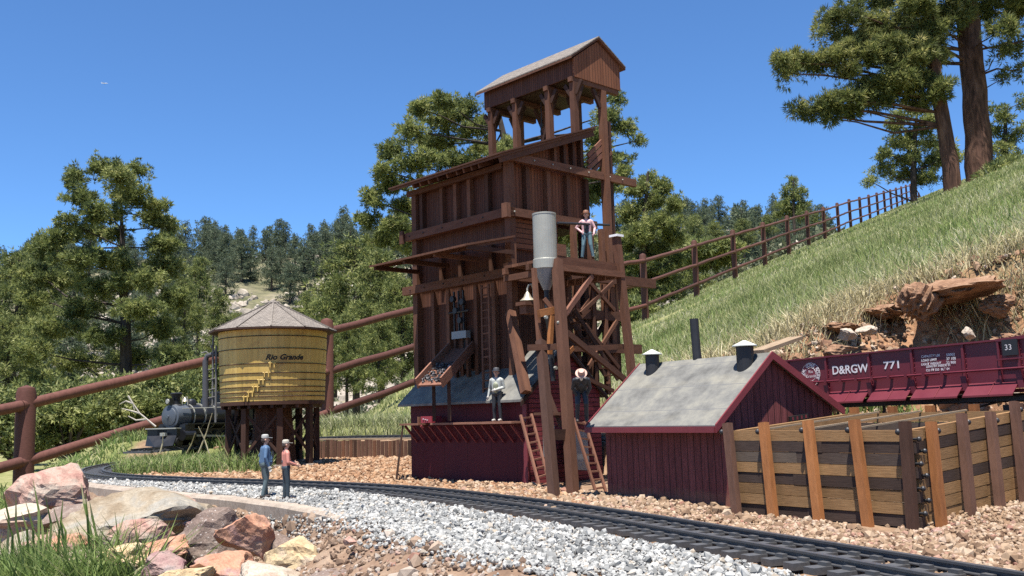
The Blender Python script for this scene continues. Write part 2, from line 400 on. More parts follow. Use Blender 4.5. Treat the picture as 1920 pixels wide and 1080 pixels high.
def lettering(name, txt, size, place, mat, parent, shear=0.0, bold=0.0, depth=.0, aspect=1.0):
    """flat letters laid on a surface by place(x, y) -> world point"""
    cu = bpy.data.curves.new('text', 'FONT'); cu.body = txt; cu.size = size; cu.shear = shear; cu.offset = bold; cu.resolution_u = 3
    tmp = bpy.data.objects.new('text_tmp', cu); COL.objects.link(tmp)
    bpy.context.view_layer.update()
    me = bpy.data.meshes.new_from_object(tmp.evaluated_get(bpy.context.evaluated_depsgraph_get()))
    bpy.data.objects.remove(tmp)
    o0 = ORG[parent.name]
    for v in me.vertices: v.co = place(v.co.x * aspect, v.co.y) - o0
    me.materials.clear(); me.materials.append(mat); me.name = name
    ob = bpy.data.objects.new(name, me); COL.objects.link(ob); ob.parent = parent; ORG[ob.name] = o0
    return ob

def smooth01(a, b, x):
    t = np.clip((x - a) / (b - a), 0, 1); return t * t * (3 - 2 * t)
_perm = RNG.random((64, 64))
def vnoise(x, y, f):
    x = np.asarray(x) * f; y = np.asarray(y) * f
    xi = np.floor(x).astype(int); yi = np.floor(y).astype(int); fx = x - xi; fy = y - yi
    fx = fx * fx * (3 - 2 * fx); fy = fy * fy * (3 - 2 * fy)
    g = lambda a, b: _perm[a % 64, b % 64]
    return (g(xi, yi) * (1 - fx) + g(xi + 1, yi) * fx) * (1 - fy) + (g(xi, yi + 1) * (1 - fx) + g(xi + 1, yi + 1) * fx) * fy
# ------------------------------------------------------------------ terrain
KX = [(-1.6, 3.5), (-1.30, 2.80), (-1.13, 2.33), (-.84, 1.955), (-.63, 1.72), (-.466, 1.55), (-.368, 1.44), (-.298, 1.34), (-.215, 1.21), (-.142, 1.064), (-.055, .893), (.017, .78), (.074, .706), (.15, .617), (.30, .45), (.6, .2)]
kx = np.array([p[0] for p in KX]); ky = np.array([p[1] for p in KX])
def kerb_y(x): return np.interp(x, kx, ky)
def catmull(pts, step):
    P = [np.array(p, float) for p in pts]; P = [2 * P[0] - P[1]] + P + [2 * P[-1] - P[-2]]; out = []
    for i in range(1, len(P) - 2):
        for t in np.linspace(0, 1, 24, endpoint=False):
            a, b, c, d = P[i - 1], P[i], P[i + 1], P[i + 2]
            out.append(.5 * (2 * b + (c - a) * t + (2 * a - 5 * b + 4 * c - d) * t * t + (3 * b - a - 3 * c + d) * t ** 3))
    out.append(P[-2]); out = np.array(out); L = np.r_[0, np.cumsum(np.linalg.norm(np.diff(out, axis=0), axis=1))]
    s = np.arange(0, L[-1], step); return np.stack([np.interp(s, L, out[:, k]) for k in range(out.shape[1])], 1)
TR1 = [(.46, .16), (.40, .325), (.345, .46), (.295, .579), (.2445, .696), (.167, .868), (.101, 1.015), (.004, 1.205), (-.168, 1.475), (-.365, 1.675), (-.53, 1.81), (-.70, 1.95), (-.86, 2.10), (-1.0, 2.30), (-1.10, 2.55), (-1.15, 2.85), (-1.13, 3.2), (-1.0, 3.5)]
TR2 = [(-.985, 2.53, .052), (-.95, 2.62, .054), (-.87, 2.79, .056), (-.74, 2.93, .06), (-.57, 2.95, .062), (-.40, 2.85, .063), (-.22, 2.69, .063), (0, 2.42, .065), (.16, 2.10, .067), (.30, 1.74, .068), (.41, 1.50, .068), (.4967, 1.36, .068), (.66, 1.09, .070), (.80, .86, .071), (.95, .62, .072)]
tr1 = catmull(TR1, .0235); tr2 = catmull(TR2, .0235)
def poly_dist(x, y, P):
    """distance to a polyline and the z of the nearest vertex (if P has z)"""
    d = np.full(x.shape, 1e9); zz = np.zeros(x.shape)
    for i in range(0, len(P), 2):
        q = np.hypot(x - P[i, 0], y - P[i, 1]); m = q < d; d[m] = q[m]
        if P.shape[1] > 2: zz[m] = P[i, 2]
    return d, zz
FOOT = [(-3, 2.95), (-1.4, 2.9), (-1.0, 2.97), (-.5, 3.0), (-.2, 2.80), (0, 2.57), (.2, 2.22), (.34, 1.88), (.46, 1.62), (.6, 1.43), (.75, 1.24), (.9, 1.0), (1.2, .6), (1.6, .2)]
CREST = [(-3, 3.3), (-1.4, 3.2), (-1.0, 3.05), (-.5, 3.06), (-.2, 2.86), (0, 2.64), (.2, 2.38), (.34, 2.02), (.49, 1.83), (.667, 2.0), (.786, 2.08), (.84, 1.87), (.95, 1.78), (1.2, 1.6), (1.6, 1.3)]
fx_, fy_ = np.array(FOOT).T; cx_, cy_ = np.array(CREST).T
def hill(x, y):
    yy = np.minimum(y, 60)
    m = .385 * x + .049 * yy - .06 - .012 * np.maximum(y - 60, 0)
    m = np.minimum(m, 13.5 - .03 * np.maximum(y - 60, 0))
    fl = .085 - .13 * smooth01(-1.30, -1.5, x) * smooth01(1.9, 2.3, y) - .30 * np.clip(-x - .6, 0, 5.6) * smooth01(2.8, 4.5, y) - .02 * np.clip(y - 3, 0, 20) * smooth01(0, -2, x) + .19 * np.clip(y - 7.5, 0, 9) * smooth01(-3.6, -1.2, x) * smooth01(2.2, .6, x)
    k = .05 + .012 * y
    m = .5 * (m + fl + np.sqrt((m - fl) ** 2 + k * k)) - .25 * k * np.exp(-np.abs(m - fl) / k)
    ridge = 40 + 7 * (vnoise(x + 500, y * 0, .012) - .5) + 4 * (vnoise(x + 900, y * 0, .05) - .5)
    far = ridge * smooth01(62, 235, y) + 3.0 * (vnoise(x + 300, y, .06) - .5) * smooth01(70, 120, y) - .02 * np.maximum(y - 240, 0)
    far = far + 1.4 * (vnoise(x + 77, y, .16) - .5) * smooth01(70, 110, y)
    r = np.maximum(m, far - 1.2)
    return r + .05 * (vnoise(x, y, .9) - .5) * smooth01(3, 8, y) + .02 * (vnoise(x + 9, y, 3.1) - .5) * smooth01(2.5, 4, y)
def hgt(x, y, detail=True):
    x = np.asarray(x, float); y = np.asarray(y, float)
    f = np.interp(x, fx_, fy_); c = np.interp(x, cx_, cy_)
    t = np.clip((y - f) / np.maximum(c - f, 1e-3), 0, 1)
    pad = np.zeros(x.shape)
    yk = kerb_y(x); s = np.maximum(yk - .02 - y, 0)
    drop = .045 * smooth01(-.18, -.36, x) * smooth01(0, .05, s) + .10 * np.minimum(s, .6) * smooth01(.15, -.25, x) + .05 * np.minimum(s, .6)
    pad = pad - drop
    near = y < 4
    d2, z2 = np.full(x.shape, 9.0), np.zeros(x.shape)
    if near.any():
        a, b = poly_dist(x[near], y[near], tr2[tr2[:, 0] > -.88]); d2[near] = a; z2[near] = b
    # raised soil between the main line and the stake wall
    mound = .010 * smooth01(1.95, 2.5, y) * smooth01(-1.05, -.6, x) * smooth01(.15, -.1, x)
    pad = pad + mound
    pad = pad + .010 * smooth01(.30, .58, x) * smooth01(.62, 1.05, y)
    led = z2 - .008
    pad = np.where(d2 < .15, np.maximum(pad, pad + (led - pad) * smooth01(.092, .050, d2)), pad)
    top = hill(x, np.maximum(y, c))
    steep = smooth01(.42, .58, x)
    prof = (1 - steep) * smooth01(0, 1, t) + steep * (.42 * t + .58 * smooth01(.45, .95, t))
    base = np.where(d2 < .085, np.maximum(pad, led), pad)
    z = base * (1 - prof) + np.maximum(top, base * .9) * prof
    z = np.where(y >= c, hill(x, y), z)
    if detail:
        bank = steep * smooth01(0, .15, t) * smooth01(1.25, .8, (y - f) / np.maximum(c - f, 1e-3)) * (y < 3)
        z = z + bank * (.05 * (vnoise(x, y, 9) - .5) + .035 * (vnoise(x + 5, y, 22) - .5) + .016 * (vnoise(x + 5, y, 60) - .5))
        hol = smooth01(.22, .05, np.hypot((x - .83) * 1.1, (y - 1.66) * .9)); z = z - .15 * hol * (y < c)
        loose = (y < 3) * (1 - bank)
        z = z + loose * (.006 * (vnoise(x, y, 14) - .5) + .004 * (vnoise(x + 3, y, 45) - .5) + (y < yk - .02) * (.016 * (vnoise(x + 3, y, 11) - .5) + .006 * (vnoise(x + 8, y, 60) - .5)))
    return z
def hz(x, y): return float(hgt(np.array([x]), np.array([y]))[0])

na, nr = 760, 560
ang = np.radians(np.r_[np.linspace(-178, -46, 40, endpoint=False), np.linspace(-46, 46, na, endpoint=False), np.linspace(46, 178, 40)])
rad = np.r_[np.linspace(.02, .35, 12, endpoint=False), np.geomspace(.35, 420, nr)]
A, Rr = np.meshgrid(ang, rad); X = np.sin(A) * Rr; Y = np.cos(A) * Rr; Z = hgt(X.ravel(), Y.ravel())
bh = (Y.ravel() < 0); Z = np.where(bh, -.12, Z)
W = len(ang); H = len(rad); I = np.arange(W * H).reshape(H, W)
q = np.stack([I[:-1, :-1], I[:-1, 1:], I[1:, 1:], I[1:, :-1]], -1).reshape(-1, 4)[:, ::-1]
t_ = NT('ground_cover', .95, .12)
o = t_.coord('Object'); xs, ys = X.ravel(), Y.ravel()
fG = np.interp(xs, fx_, fy_); cG = np.interp(xs, cx_, cy_)
grass = smooth01(-.03, .07, ys - cG + .13 * (xs < .2) * (np.abs(xs) < 1) + .06 * (vnoise(xs, ys, 12) - .5)) * (ys > 0)
d1, _ = poly_dist(xs, np.where(ys < 4, ys, 99), tr1)
left_green = smooth01(-.5, -.75, xs) * smooth01(2.1, 2.35, ys) * smooth01(.045, .08, d1) + smooth01(-1.15, -1.35, xs) * smooth01(1.9, 2.2, ys)
grass = np.clip(np.maximum(grass, left_green), 0, 1)
far_m = smooth01(52, 80, ys)
bank_m = np.clip(smooth01(.28, .5, xs) * smooth01(-.02, .08, ys - fG) * (1 - grass) * (ys < 3), 0, 1)
fore_m = smooth01(.0, -.04, ys - kerb_y(xs)) * (1 - grass)
nz = t_.noise(o, 24, 6, .65); nz2 = t_.noise(o, 160, 4, .7); nz3 = t_.noise(o, 3, 4, .6)
padc = t_.ramp(nz, [(.3, (.155, .095, .058)), (.5, (.24, .155, .097)), (.72, (.32, .23, .155))])
forec = t_.ramp(nz, [(.3, (.14, .088, .06)), (.5, (.22, .145, .097)), (.72, (.31, .23, .165))])
bankc = t_.ramp(nz, [(.26, (.12, .06, .036)), (.42, (.24, .13, .075)), (.58, (.33, .185, .10)), (.76, (.40, .27, .17))])
meadc = t_.ramp(nz3, [(.3, (.12, .14, .045)), (.5, (.20, .20, .08)), (.7, (.28, .25, .13))])
nf = t_.noise(o, .11, 6, .62); nf2 = t_.noise(o, .5, 5, .7)
farc = t_.ramp(nf, [(.3, (.06, .07, .036)), (.44, (.105, .105, .058)), (.58, (.16, .145, .092)), (.72, (.25, .22, .16))])
farc = t_.mix(.7, farc, t_.ramp(nf2, [(.34, (.4, .43, .4)), (.5, (.9, .9, .9)), (.66, (1.4, 1.34, 1.25))]), 'MULTIPLY')
c = t_.mix(t_.attr('fore'), padc, forec)
c = t_.mix(t_.attr('bank'), c, bankc)
c = t_.mix(t_.attr('grassy'), c, meadc)
c = t_.mix(.45, c, t_.ramp(nz2, [(.3, (.6, .6, .6)), (.7, (1.25, 1.25, 1.25))]), 'MULTIPLY')
c = t_.mix(t_.attr('far'), c, farc)
t_.col(c); t_.bump(t_.mix(.5, nz, nz2), .8, .006)
g = np_mesh('ground', np.stack([xs, ys, Z], 1), q, t_.m, smooth=True)
for nm, arr in (('grassy', grass), ('bank', bank_m), ('fore', fore_m), ('far', far_m)):
    a = g.data.attributes.new(nm, 'FLOAT', 'POINT'); a.data.foreach_set('value', arr.astype(np.float32))
tag(g, kind='structure')

# ------------------------------------------------------------------ sweeps for track and kerb
def sweep(path, prof, z0=None, closed=True):
    """path (n,3) on the ground, prof = list of (side, up)"""
    d = np.gradient(path[:, :2], axis=0); d /= np.linalg.norm(d, axis=1)[:, None]
    nrm = np.stack([d[:, 1], -d[:, 0]], 1); m = len(prof); n = len(path)
    v = np.zeros((n, m, 3))
    for k, (s, u) in enumerate(prof):
        v[:, k, :2] = path[:, :2] + nrm * s; v[:, k, 2] = path[:, 2] + u
    I = np.arange(n * m).reshape(n, m); J = np.roll(I, -1, 1)
    return v.reshape(-1, 3), np.stack([I[:-1], J[:-1], J[1:], I[1:]], -1).reshape(-1, 4)
RAILP = [(a_, b_ * .72) for a_, b_ in [(-.0042, 0), (.0042, 0), (.0042, .0012), (.0013, .0022), (.0013, .0056), (.0026, .0062), (.0026, .0086), (-.0026, .0086), (-.0026, .0062), (-.0013, .0056), (-.0013, .0022), (-.0042, .0012)]]
def make_track(name, label, pts, zsl, near_n):
    p3 = pts if pts.shape[1] == 3 else np.c_[pts, np.zeros(len(pts))]
    root = thing(name, label, 'railway track', tuple(p3[len(p3) // 2]))
    fine = np.stack([np.interp(np.linspace(0, len(p3) - 1, len(p3) * 3), np.arange(len(p3)), p3[:, k]) for k in range(3)], 1)
    for s in (-.0238, .0238):
        v, f = sweep(fine + [0, 0, zsl + .0045], [(a + s, b) for a, b in RAILP])
        np_mesh('rail', v, f, M['rail'], np.full(len(f), .5), root)
    d = np.gradient(p3[:, :2], axis=0); d /= np.linalg.norm(d, axis=1)[:, None]
    rest = MB()
    for i in range(len(p3)):
        t = V((d[i, 0], d[i, 1], 0)); n = V((d[i, 1], -d[i, 0], 0)); p = V(p3[i]) + V((0, 0, zsl))
        p += n * random.uniform(-.0015, .0015)
        mb = MB() if i < near_n else rest
        mb.box(p + V((0, 0, .002)), n * .0445, t * .0055, V((0, 0, .0025)))
        for s in (-.0238, .0238):
            for e in (-.0062, .0062):
                mb.box(p + n * (s + e) + V((0, 0, .0056)), t * .0042, n * .0024, V((0, 0, .0015)))
        if i < near_n: mb.build('sleeper', M['sleeper'], root)
    if rest.v: tag(rest.build('sleeper', M['sleeper'], root), kind='stuff')
    return root
make_track('railway_track', 'black miniature track curving through white ballast in front of the red sheds', tr1, .0035, 96)
make_track('railway_track', 'upper miniature track above the stake wall, running behind the coal tower to the maroon wagon', tr2, -.0055, 96)

kp = catmull([(x, y) for x, y in KX[1:-1]], .02); kz = .004 - .012 * smooth01(-.24, -.08, kp[:, 0]) + .003 * (vnoise(kp[:, 0], kp[:, 1], 9) - .5)
v, f = sweep(np.c_[kp, kz], [(-.018, -.10), (.018, -.10), (.019, -.004), (.015, 0), (-.014, .001), (-.018, -.004)])
tag(np_mesh('concrete_kerb', v, f, M['concrete'], np.full(len(f), .5), smooth=False), 'low concrete kerb edging the white ballast beside the main track', 'kerb')
# pale concrete apron at the bend of the track
mb = MB(); ap = [onz(138, 880, 0), onz(168, 877, 0), onz(188, 889, 0), onz(240, 898, 0), onz(232, 905, 0), onz(150, 890, 0)]
mb.prism([p + V((0, 0, .003)) for p in ap], (0, 0, -.06)); tag(mb.build('concrete_slab', M['concrete']), 'pinkish concrete slab outside the far bend of the main track', 'slab')

# ------------------------------------------------------------------ loose stones
def ico(sub=1):
    import bmesh
    bm = bmesh.new(); bmesh.ops.create_icosphere(bm, subdivisions=sub, radius=1)
    v = np.array([x.co[:] for x in bm.verts]); f = np.array([[q.index for q in x.verts] for x in bm.faces]); bm.free(); return v, f
IV, IF = ico(1)
def rand_rot(n):
    q = RNG.normal(size=(n, 4)); q /= np.linalg.norm(q, axis=1)[:, None]; w, x, y, z = q.T
    return np.stack([np.stack([1 - 2 * (y * y + z * z), 2 * (x * y - z * w), 2 * (x * z + y * w)], -1), np.stack([2 * (x * y + z * w), 1 - 2 * (x * x + z * z), 2 * (y * z - x * w)], -1), np.stack([2 * (x * z - y * w), 2 * (y * z + x * w), 1 - 2 * (x * x + y * y)], -1)], 1)
def stones(name, pos, size, mat, label, cat='gravel', sharp=.35):
    n = len(pos); tv = IV[None] * (1 + sharp * RNG.uniform(-1, 1, (n, 12, 1))); tv = tv * (size[:, None] * RNG.uniform(.6, 1.15, (n, 3)))[:, None, :]
    v = np.einsum('nij,nkj->nki', rand_rot(n), tv) + pos[:, None, :]
    f = (IF[None] + (np.arange(n) * 12)[:, None, None]).reshape(-1, 3)
    return tag(np_mesh(name, v.reshape(-1, 3), f, mat, np.repeat(RNG.random(n), len(IF))), label, cat, kind='stuff')
ty_order = np.argsort(tr1[:, 0]); 
front = tr1[tr1[:, 1] < 2.5]; fo = np.argsort(front[:, 0]); fxs, fys = front[fo, 0], front[fo, 1]
def track_y(x): return np.interp(x, fxs, fys)
n = 110000
x = RNG.uniform(-1.02, .42, n); y0 = kerb_y(x) + .004; y1 = track_y(x) + .055
y = y0 + (y1 - y0) * RNG.random(n); d, _ = poly_dist(x, y, tr1)
keep = (d > .050) | (RNG.random(n) < .20); x, y, d = x[keep], y[keep], d[keep]
mid = np.clip((y - kerb_y(x)) / np.maximum(track_y(x) - kerb_y(x), .02), 0, 1)
z = .001 + .006 * np.sin(mid * math.pi) * (d > .066) * RNG.random(len(x)) ** .5 + .004 * smooth01(-.05, -.3, x) * (d > .066) * RNG.random(len(x))
z = np.where(d < .062, -.0045 + .003 * RNG.random(len(x)), z); sz = np.clip(RNG.lognormal(-6.55, .48, len(x)), .0009, .0050) * np.where(d < .062, .85, 1)
x2 = RNG.uniform(-.35, .25, 5200); y2 = kerb_y(x2) + RNG.normal(0, .03, 5200) - .01
pos = np.r_[np.stack([x, y, z + sz * .4], 1), np.stack([x2, y2, hgt(x2, y2) + .003], 1)]
stones('ballast', pos, np.r_[sz, RNG.uniform(.0012, .003, 5200)], M['ballast'], 'white crushed granite ballast along the main track')
n = 34000
x = RNG.uniform(-.1, .95, n); y = track_y(np.minimum(x, .45)) + .03 + RNG.random(n) ** 1.3 * .42 + .01
keep = (y > .3) & (y < 1.75); x, y = x[keep], y[keep]; dd, _ = poly_dist(x, y, tr2); keep = dd > .05; x, y = x[keep], y[keep]
sz = RNG.uniform(.0013, .0036, len(x)) * (1 + 1.0 * (RNG.random(len(x)) < .04))
stones('gravel', np.stack([x, y, hgt(x, y) + sz * .35], 1), sz, M['pea'], 'tan pea gravel round the sheds and the timber bunker', sharp=.22)
x = RNG.uniform(.36, 1.0, 22000); y = RNG.uniform(.5, 1.28, 22000); dd, _ = poly_dist(x, y, tr2); keep = dd > .045; x, y = x[keep], y[keep]
sz = RNG.uniform(.0013, .0036, len(x)); stones('gravel', np.stack([x, y, hgt(x, y) + sz * .35], 1), sz, M['pea'], 'tan pea gravel at the right of the timber bunker and under the wagon', sharp=.22)
n = 15000
x = RNG.uniform(-.75, .45, n); y = kerb_y(x) - .03 - RNG.random(n) ** 1.2 * .6; keep = y > .3; x, y = x[keep], y[keep]
sz = RNG.uniform(.0012, .0040, len(x)) * (1 + 1.4 * (RNG.random(len(x)) < .03))
M['scree'] = stone_mat('mixed_dirt_pebbles', [(0, (.10, .065, .045)), (.35, (.18, .118, .078)), (.65, (.29, .21, .15)), (.85, (.36, .315, .265)), (1, (.25, .13, .092))])
stones('pebbles', np.stack([x, y, hgt(x, y) + sz * .2], 1), sz, M['scree'], 'brown pebbles and dirt crumbs below the concrete kerb', 'pebbles')
n = 9000
x = RNG.uniform(-1.0, .1, n); y = track_y(x) + .06 + RNG.random(n) * .95; keep = (y < 2.75); x, y = x[keep], y[keep]
dd, _ = poly_dist(x, y, tr2); keep = dd > .06; x, y = x[keep], y[keep]; sz = RNG.uniform(.002, .0062, len(x))
stones('soil_crumbs', np.stack([x, y, hgt(x, y) + sz * .15], 1), sz, stone_mat('orange_soil_crumbs', [(0, (.20, .10, .052)), (.5, (.32, .185, .10)), (1, (.41, .29, .19))]), 'orange soil clods between the main track and the stake wall', 'soil')
n = 9000
x = RNG.uniform(.36, 1.15, n); y = np.interp(x, fx_, fy_) - .04 + RNG.random(n) * (np.interp(x, cx_, cy_) - np.interp(x, fx_, fy_) + .1); dd, _ = poly_dist(x, y, tr2); keep = (dd > .05) & (y > .4); x, y = x[keep], y[keep]
sz = np.minimum(RNG.uniform(.002, .0075, len(x)) * (1 + 2.2 * (RNG.random(len(x)) < .03)), .016)
stones('bank_rubble', np.stack([x, y, hgt(x, y) + sz * .2], 1), sz, stone_mat('bank_rubble_stone', [(0, (.12, .062, .038)), (.4, (.25, .14, .08)), (.75, (.33, .22, .14)), (1, (.40, .33, .26))]), 'loose rubble and clods on the cut earth bank', 'rubble')

# ------------------------------------------------------------------ rocks
RV, RF = ico(4)
def rock(px, py, Yd, wpx, hpx, mat, label, dep=.8, rot=0.0, seed=1, name='rock', flat=5, rough=1.0):
    rg = np.random.default_rng(seed); p = at(px, py, Yd); k = Yd / FPX
    v = RV.copy(); 
    for _ in range(flat + 12):
        nn = rg.normal(size=3); nn /= np.linalg.norm(nn); dd = rg.uniform(.50, .80); ex = np.maximum(v @ nn - dd, 0); v -= ex[:, None] * nn * .96
    v *= 1.22
    nz_ = sum(np.sin(v @ rg.normal(size=3) * fq + rg.uniform(0, 6)) * am for fq, am in ((3, .05), (6, .035), (11, .025), (19, .018), (33, .013), (55, .008)))
    v *= (1 + nz_ * rough)[:, None]
    v *= np.array([wpx * .5 * k, wpx * .5 * k * dep, hpx * .5 * k]); c, s = math.cos(rot), math.sin(rot)
    v = np.stack([v[:, 0] * c - v[:, 2] * s, v[:, 1], v[:, 0] * s + v[:, 2] * c], 1)
    return tag(np_mesh(name, v + np.array(p), RF, M[mat], np.full(len(RF), .5), origin=tuple(p)), label, 'rock')
for i, a in enumerate([
    (88, 925, 1.62, 175, 105, 'rock_pink', 'big pale pink boulder at the left end of the kerb'),
    (40, 985, 1.50, 150, 70, 'rock_pale', 'cream slab half hidden by grass under the pink boulder'),
    (140, 965, 1.50, 130, 52, 'rock_grey', 'blue grey flat slab behind the tall grass blades'),
    (235, 985, 1.42, 265, 105, 'rock_brown', 'large layered brown slab lying across the rock pile'),
    (245, 932, 1.62, 55, 26, 'rock_pale', 'small cream stone against the concrete kerb'),
    (300, 950, 1.52, 38, 30, 'rock_orange', 'small bright orange stone near the kerb'),
    (340, 955, 1.52, 62, 40, 'rock_pink', 'small pink stone beside the bright orange one'),
    (275, 1005, 1.30, 120, 62, 'rock_pink', 'angular pink rock in front of the layered brown slab'),
    (392, 1012, 1.25, 150, 118, 'rock_grey', 'large speckled grey boulder in the middle of the rock pile'),
    (468, 1005, 1.20, 108, 90, 'rock_orange', 'orange boulder leaning on the speckled grey one'),
    (560, 1048, 1.08, 125, 82, 'rock_yellow', 'yellow sandstone block at the right end of the rock pile'),
    (240, 1058, 1.15, 105, 58, 'rock_yellow', 'cream and orange rock low in front of the pink one'),
    (310, 1062, 1.10, 110, 62, 'rock_purple', 'purple red rock at the bottom of the pile'),
    (300, 1030, 1.18, 130, 44, 'rock_orange', 'flat orange slab under the speckled grey boulder'),
    (420, 1066, 1.06, 120, 62, 'rock_orange', 'brown orange rock under the orange boulder'),
    (150, 1062, 1.18, 115, 70, 'rock_brown', 'rounded brown rock right of the grass tuft'),
    (125, 1025, 1.32, 100, 50, 'rock_orange', 'small orange rock in the shade of the layered slab'),
    (500, 1080, 1.00, 130, 48, 'rock_pale', 'pale broken slab cut off by the lower edge of the view'),
    (610, 1082, .95, 90, 30, 'rock_grey', 'grey brown flat stone below the yellow block'),
    (30, 1045, 1.30, 120, 80, 'rock_brown', 'dull brown rock buried in the grass in the corner'),
    (205, 1030, 1.26, 60, 45, 'rock_grey', 'dark stone wedged under the layered slab'),
    (520, 1020, 1.22, 60, 40, 'rock_grey', 'grey stone half sunk in dirt behind the yellow block'),
    (580, 1010, 1.25, 40, 24, 'rock_pale', 'small pale stone between orange boulder and yellow block'),
    (365, 985, 1.40, 44, 26, 'rock_purple', 'small reddish stone behind the speckled grey boulder'),
    (70, 1030, 1.30, 110, 60, 'rock_pink', 'pink rock behind the grass in the near corner'),
    (190, 1000, 1.36, 70, 36, 'rock_pale', 'cream stone under the left end of the layered slab'),
    (360, 1085, 1.02, 110, 40, 'rock_yellow', 'yellowish slab cut by the lower edge under the purple red rock'),
    (655, 1015, 1.0, 30, 16, 'rock_pink', 'small pink stone lying on the dirt slope'),
    (1757, 998, .90, 28, 20, 'rock_pink', 'reddish pebble by the corner of the timber bunker'),
    (1590, 625, 1.62, 34, 22, 'rock_pale', 'pale stone stuck in the bank left of the hollow'),
    (1630, 618, 1.70, 44, 16, 'rock_pale', 'flat pale stone in the bank beside the hollow'),
    (1815, 625, 1.58, 24, 30, 'rock_pale', 'upright stone standing in the hollow of the bank'),
    (1570, 655, 1.56, 60, 24, 'soil', 'earthy stone low on the bank above the wagon'),
    (1480, 690, 1.52, 40, 18, 'rock_pale', 'pale stone behind the shed roof ridge'),
]): rock(*a, dep=random.uniform(.7, 1.1), rot=random.uniform(-.12, .12), seed=40 + i)

# sod lip overhanging the hollow of the bank
def clod(px, py, Yd, w, h, dep, seed, label):
    o_ = rock(px, py, Yd, w, h, 'soil', label, dep, random.uniform(-.1, .1), seed, 'earth_clod', -9, 2.4); o_['category'] = 'earth clod'
for i, a in enumerate([
                       (1795, 546, 1.78, 118, 44, 1.6, 'lumpy overhanging clod that roofs the dark bank hollow'), (1728, 566, 1.80, 60, 60, 1.3, 'root bound clod at the left of the bank hollow'), (1872, 572, 1.72, 46, 34, 1.3, 'crumbling clod right of the bank hollow'), (1650, 585, 1.92, 70, 24, 1.2, 'clod with dry roots on the bank crest'), (1575, 616, 1.85, 60, 20, 1.2, 'low clod at the left end of the bank'), (1905, 640, 1.45, 60, 26, 1.2, 'orange clod above the right end of the wagon')]):
    clod(*a[:6], 200 + i, a[6])
# ------------------------------------------------------------------ grasses
def blades(name, x, y, z, h, w, lean, mat, label, cat='grass', rnd=None):
    n = len(x); th = RNG.uniform(0, 2 * math.pi, n); ld = RNG.uniform(0, 2 * math.pi, n)
    wx, wy = np.cos(th) * w / 2, np.sin(th) * w / 2; lx, ly = np.cos(ld) * lean * h, np.sin(ld) * lean * h
    v = np.zeros((n, 5, 3))
    v[:, 0] = np.stack([x - wx, y - wy, z], 1); v[:, 1] = np.stack([x + wx, y + wy, z], 1)
    v[:, 2] = np.stack([x + lx * .35 - wx * .75, y + ly * .35 - wy * .75, z + h * .58], 1); v[:, 3] = np.stack([x + lx * .35 + wx * .75, y + ly * .35 + wy * .75, z + h * .58], 1)
    v[:, 4] = np.stack([x + lx, y + ly, z + h * np.sqrt(np.maximum(1 - .6 * lean ** 2, .2))], 1)
    b = (np.arange(n) * 5)[:, None]
    f = np.concatenate([b + [[0, 1, 3]], b + [[0, 3, 2]], b + [[2, 3, 4]]], 0)
    r = RNG.random(n) if rnd is None else rnd
    return tag(np_mesh(name, v.reshape(-1, 3), f, mat, np.tile(r, 3)), label, cat, kind='stuff')
n = 190000
a = np.radians(RNG.uniform(-16, 34, n)); r = np.exp(RNG.uniform(math.log(1.75), math.log(52), n)); x, y = np.sin(a) * r, np.cos(a) * r
c_ = np.interp(x, cx_, cy_); keep = (y > c_ + .03 * RNG.normal(size=n)) & (y < 48); x, y, r = x[keep], y[keep], r[keep]
pt = vnoise(x, y, 1.3) * .6 + vnoise(x + 4, y, .35) * .4
keep = RNG.random(len(x)) < .30 + 1.1 * pt; x, y, r, pt = x[keep], y[keep], r[keep], pt[keep]
h = RNG.uniform(.022, .058, len(x)) * (.55 + .9 * pt) * (1 + .018 * np.minimum(r, 30)); w = np.maximum(.0022, .00062 * r) * RNG.uniform(.8, 1.6, len(x))
rn = np.clip(RNG.normal(.42, .22, len(x)) + .7 * (.5 - pt) + .5 * (vnoise(x + 31, y, .8) - .5) + (RNG.random(len(x)) < .06) * .4 - .1 * (r < 5), 0, 1)
blades('meadow_grass', x, y, hgt(x, y) - .004, h, w, RNG.uniform(.1, .75, len(x)), M['grass'], 'pale green meadow grass covering the hillside', rnd=rn)
# greener taller tufts and small flowering weeds break up the slope
n = 16000; nt_ = 420
a = np.radians(RNG.uniform(-12, 33, nt_)); r = np.exp(RNG.uniform(math.log(1.9), math.log(40), nt_)); k = RNG.integers(0, nt_, n)
x = np.sin(a[k]) * r[k] + RNG.normal(0, .022, n) * r[k] ** .8; y = np.cos(a[k]) * r[k] + RNG.normal(0, .022, n) * r[k] ** .8; keep = y > np.interp(x, cx_, cy_) + .03; x, y, k = x[keep], y[keep], k[keep]; r_ = np.hypot(x, y)
blades('meadow_weeds', x, y, hgt(x, y) - .004, RNG.uniform(.03, .075, len(x)) * (1 + .02 * r_), np.maximum(.003, .0008 * r_), RNG.uniform(.2, .9, len(x)), M['grass_green'], 'greener weed tufts dotted over the meadow', 'weeds', rnd=np.clip(RNG.normal(.45, .2, len(x)) + (k % 5 == 0) * .35, 0, 1))
n = 9000
x = RNG.uniform(-.85, .22, n); y = np.interp(x, cx_, cy_) + RNG.uniform(-.16, .12, n); d2_, _ = poly_dist(x, y, tr2); keep = (d2_ > .048) & (y > np.interp(x, cx_, cy_) - .13); x, y = x[keep], y[keep]
blades('trackside_grass', x, y, hgt(x, y) - .004, RNG.uniform(.02, .06, len(x)), RNG.uniform(.0018, .0034, len(x)), RNG.uniform(.1, .8, len(x)), M['grass'], 'pale grass growing right up to the upper track behind the stake wall', rnd=np.clip(RNG.normal(.5, .22, len(x)), 0, 1))
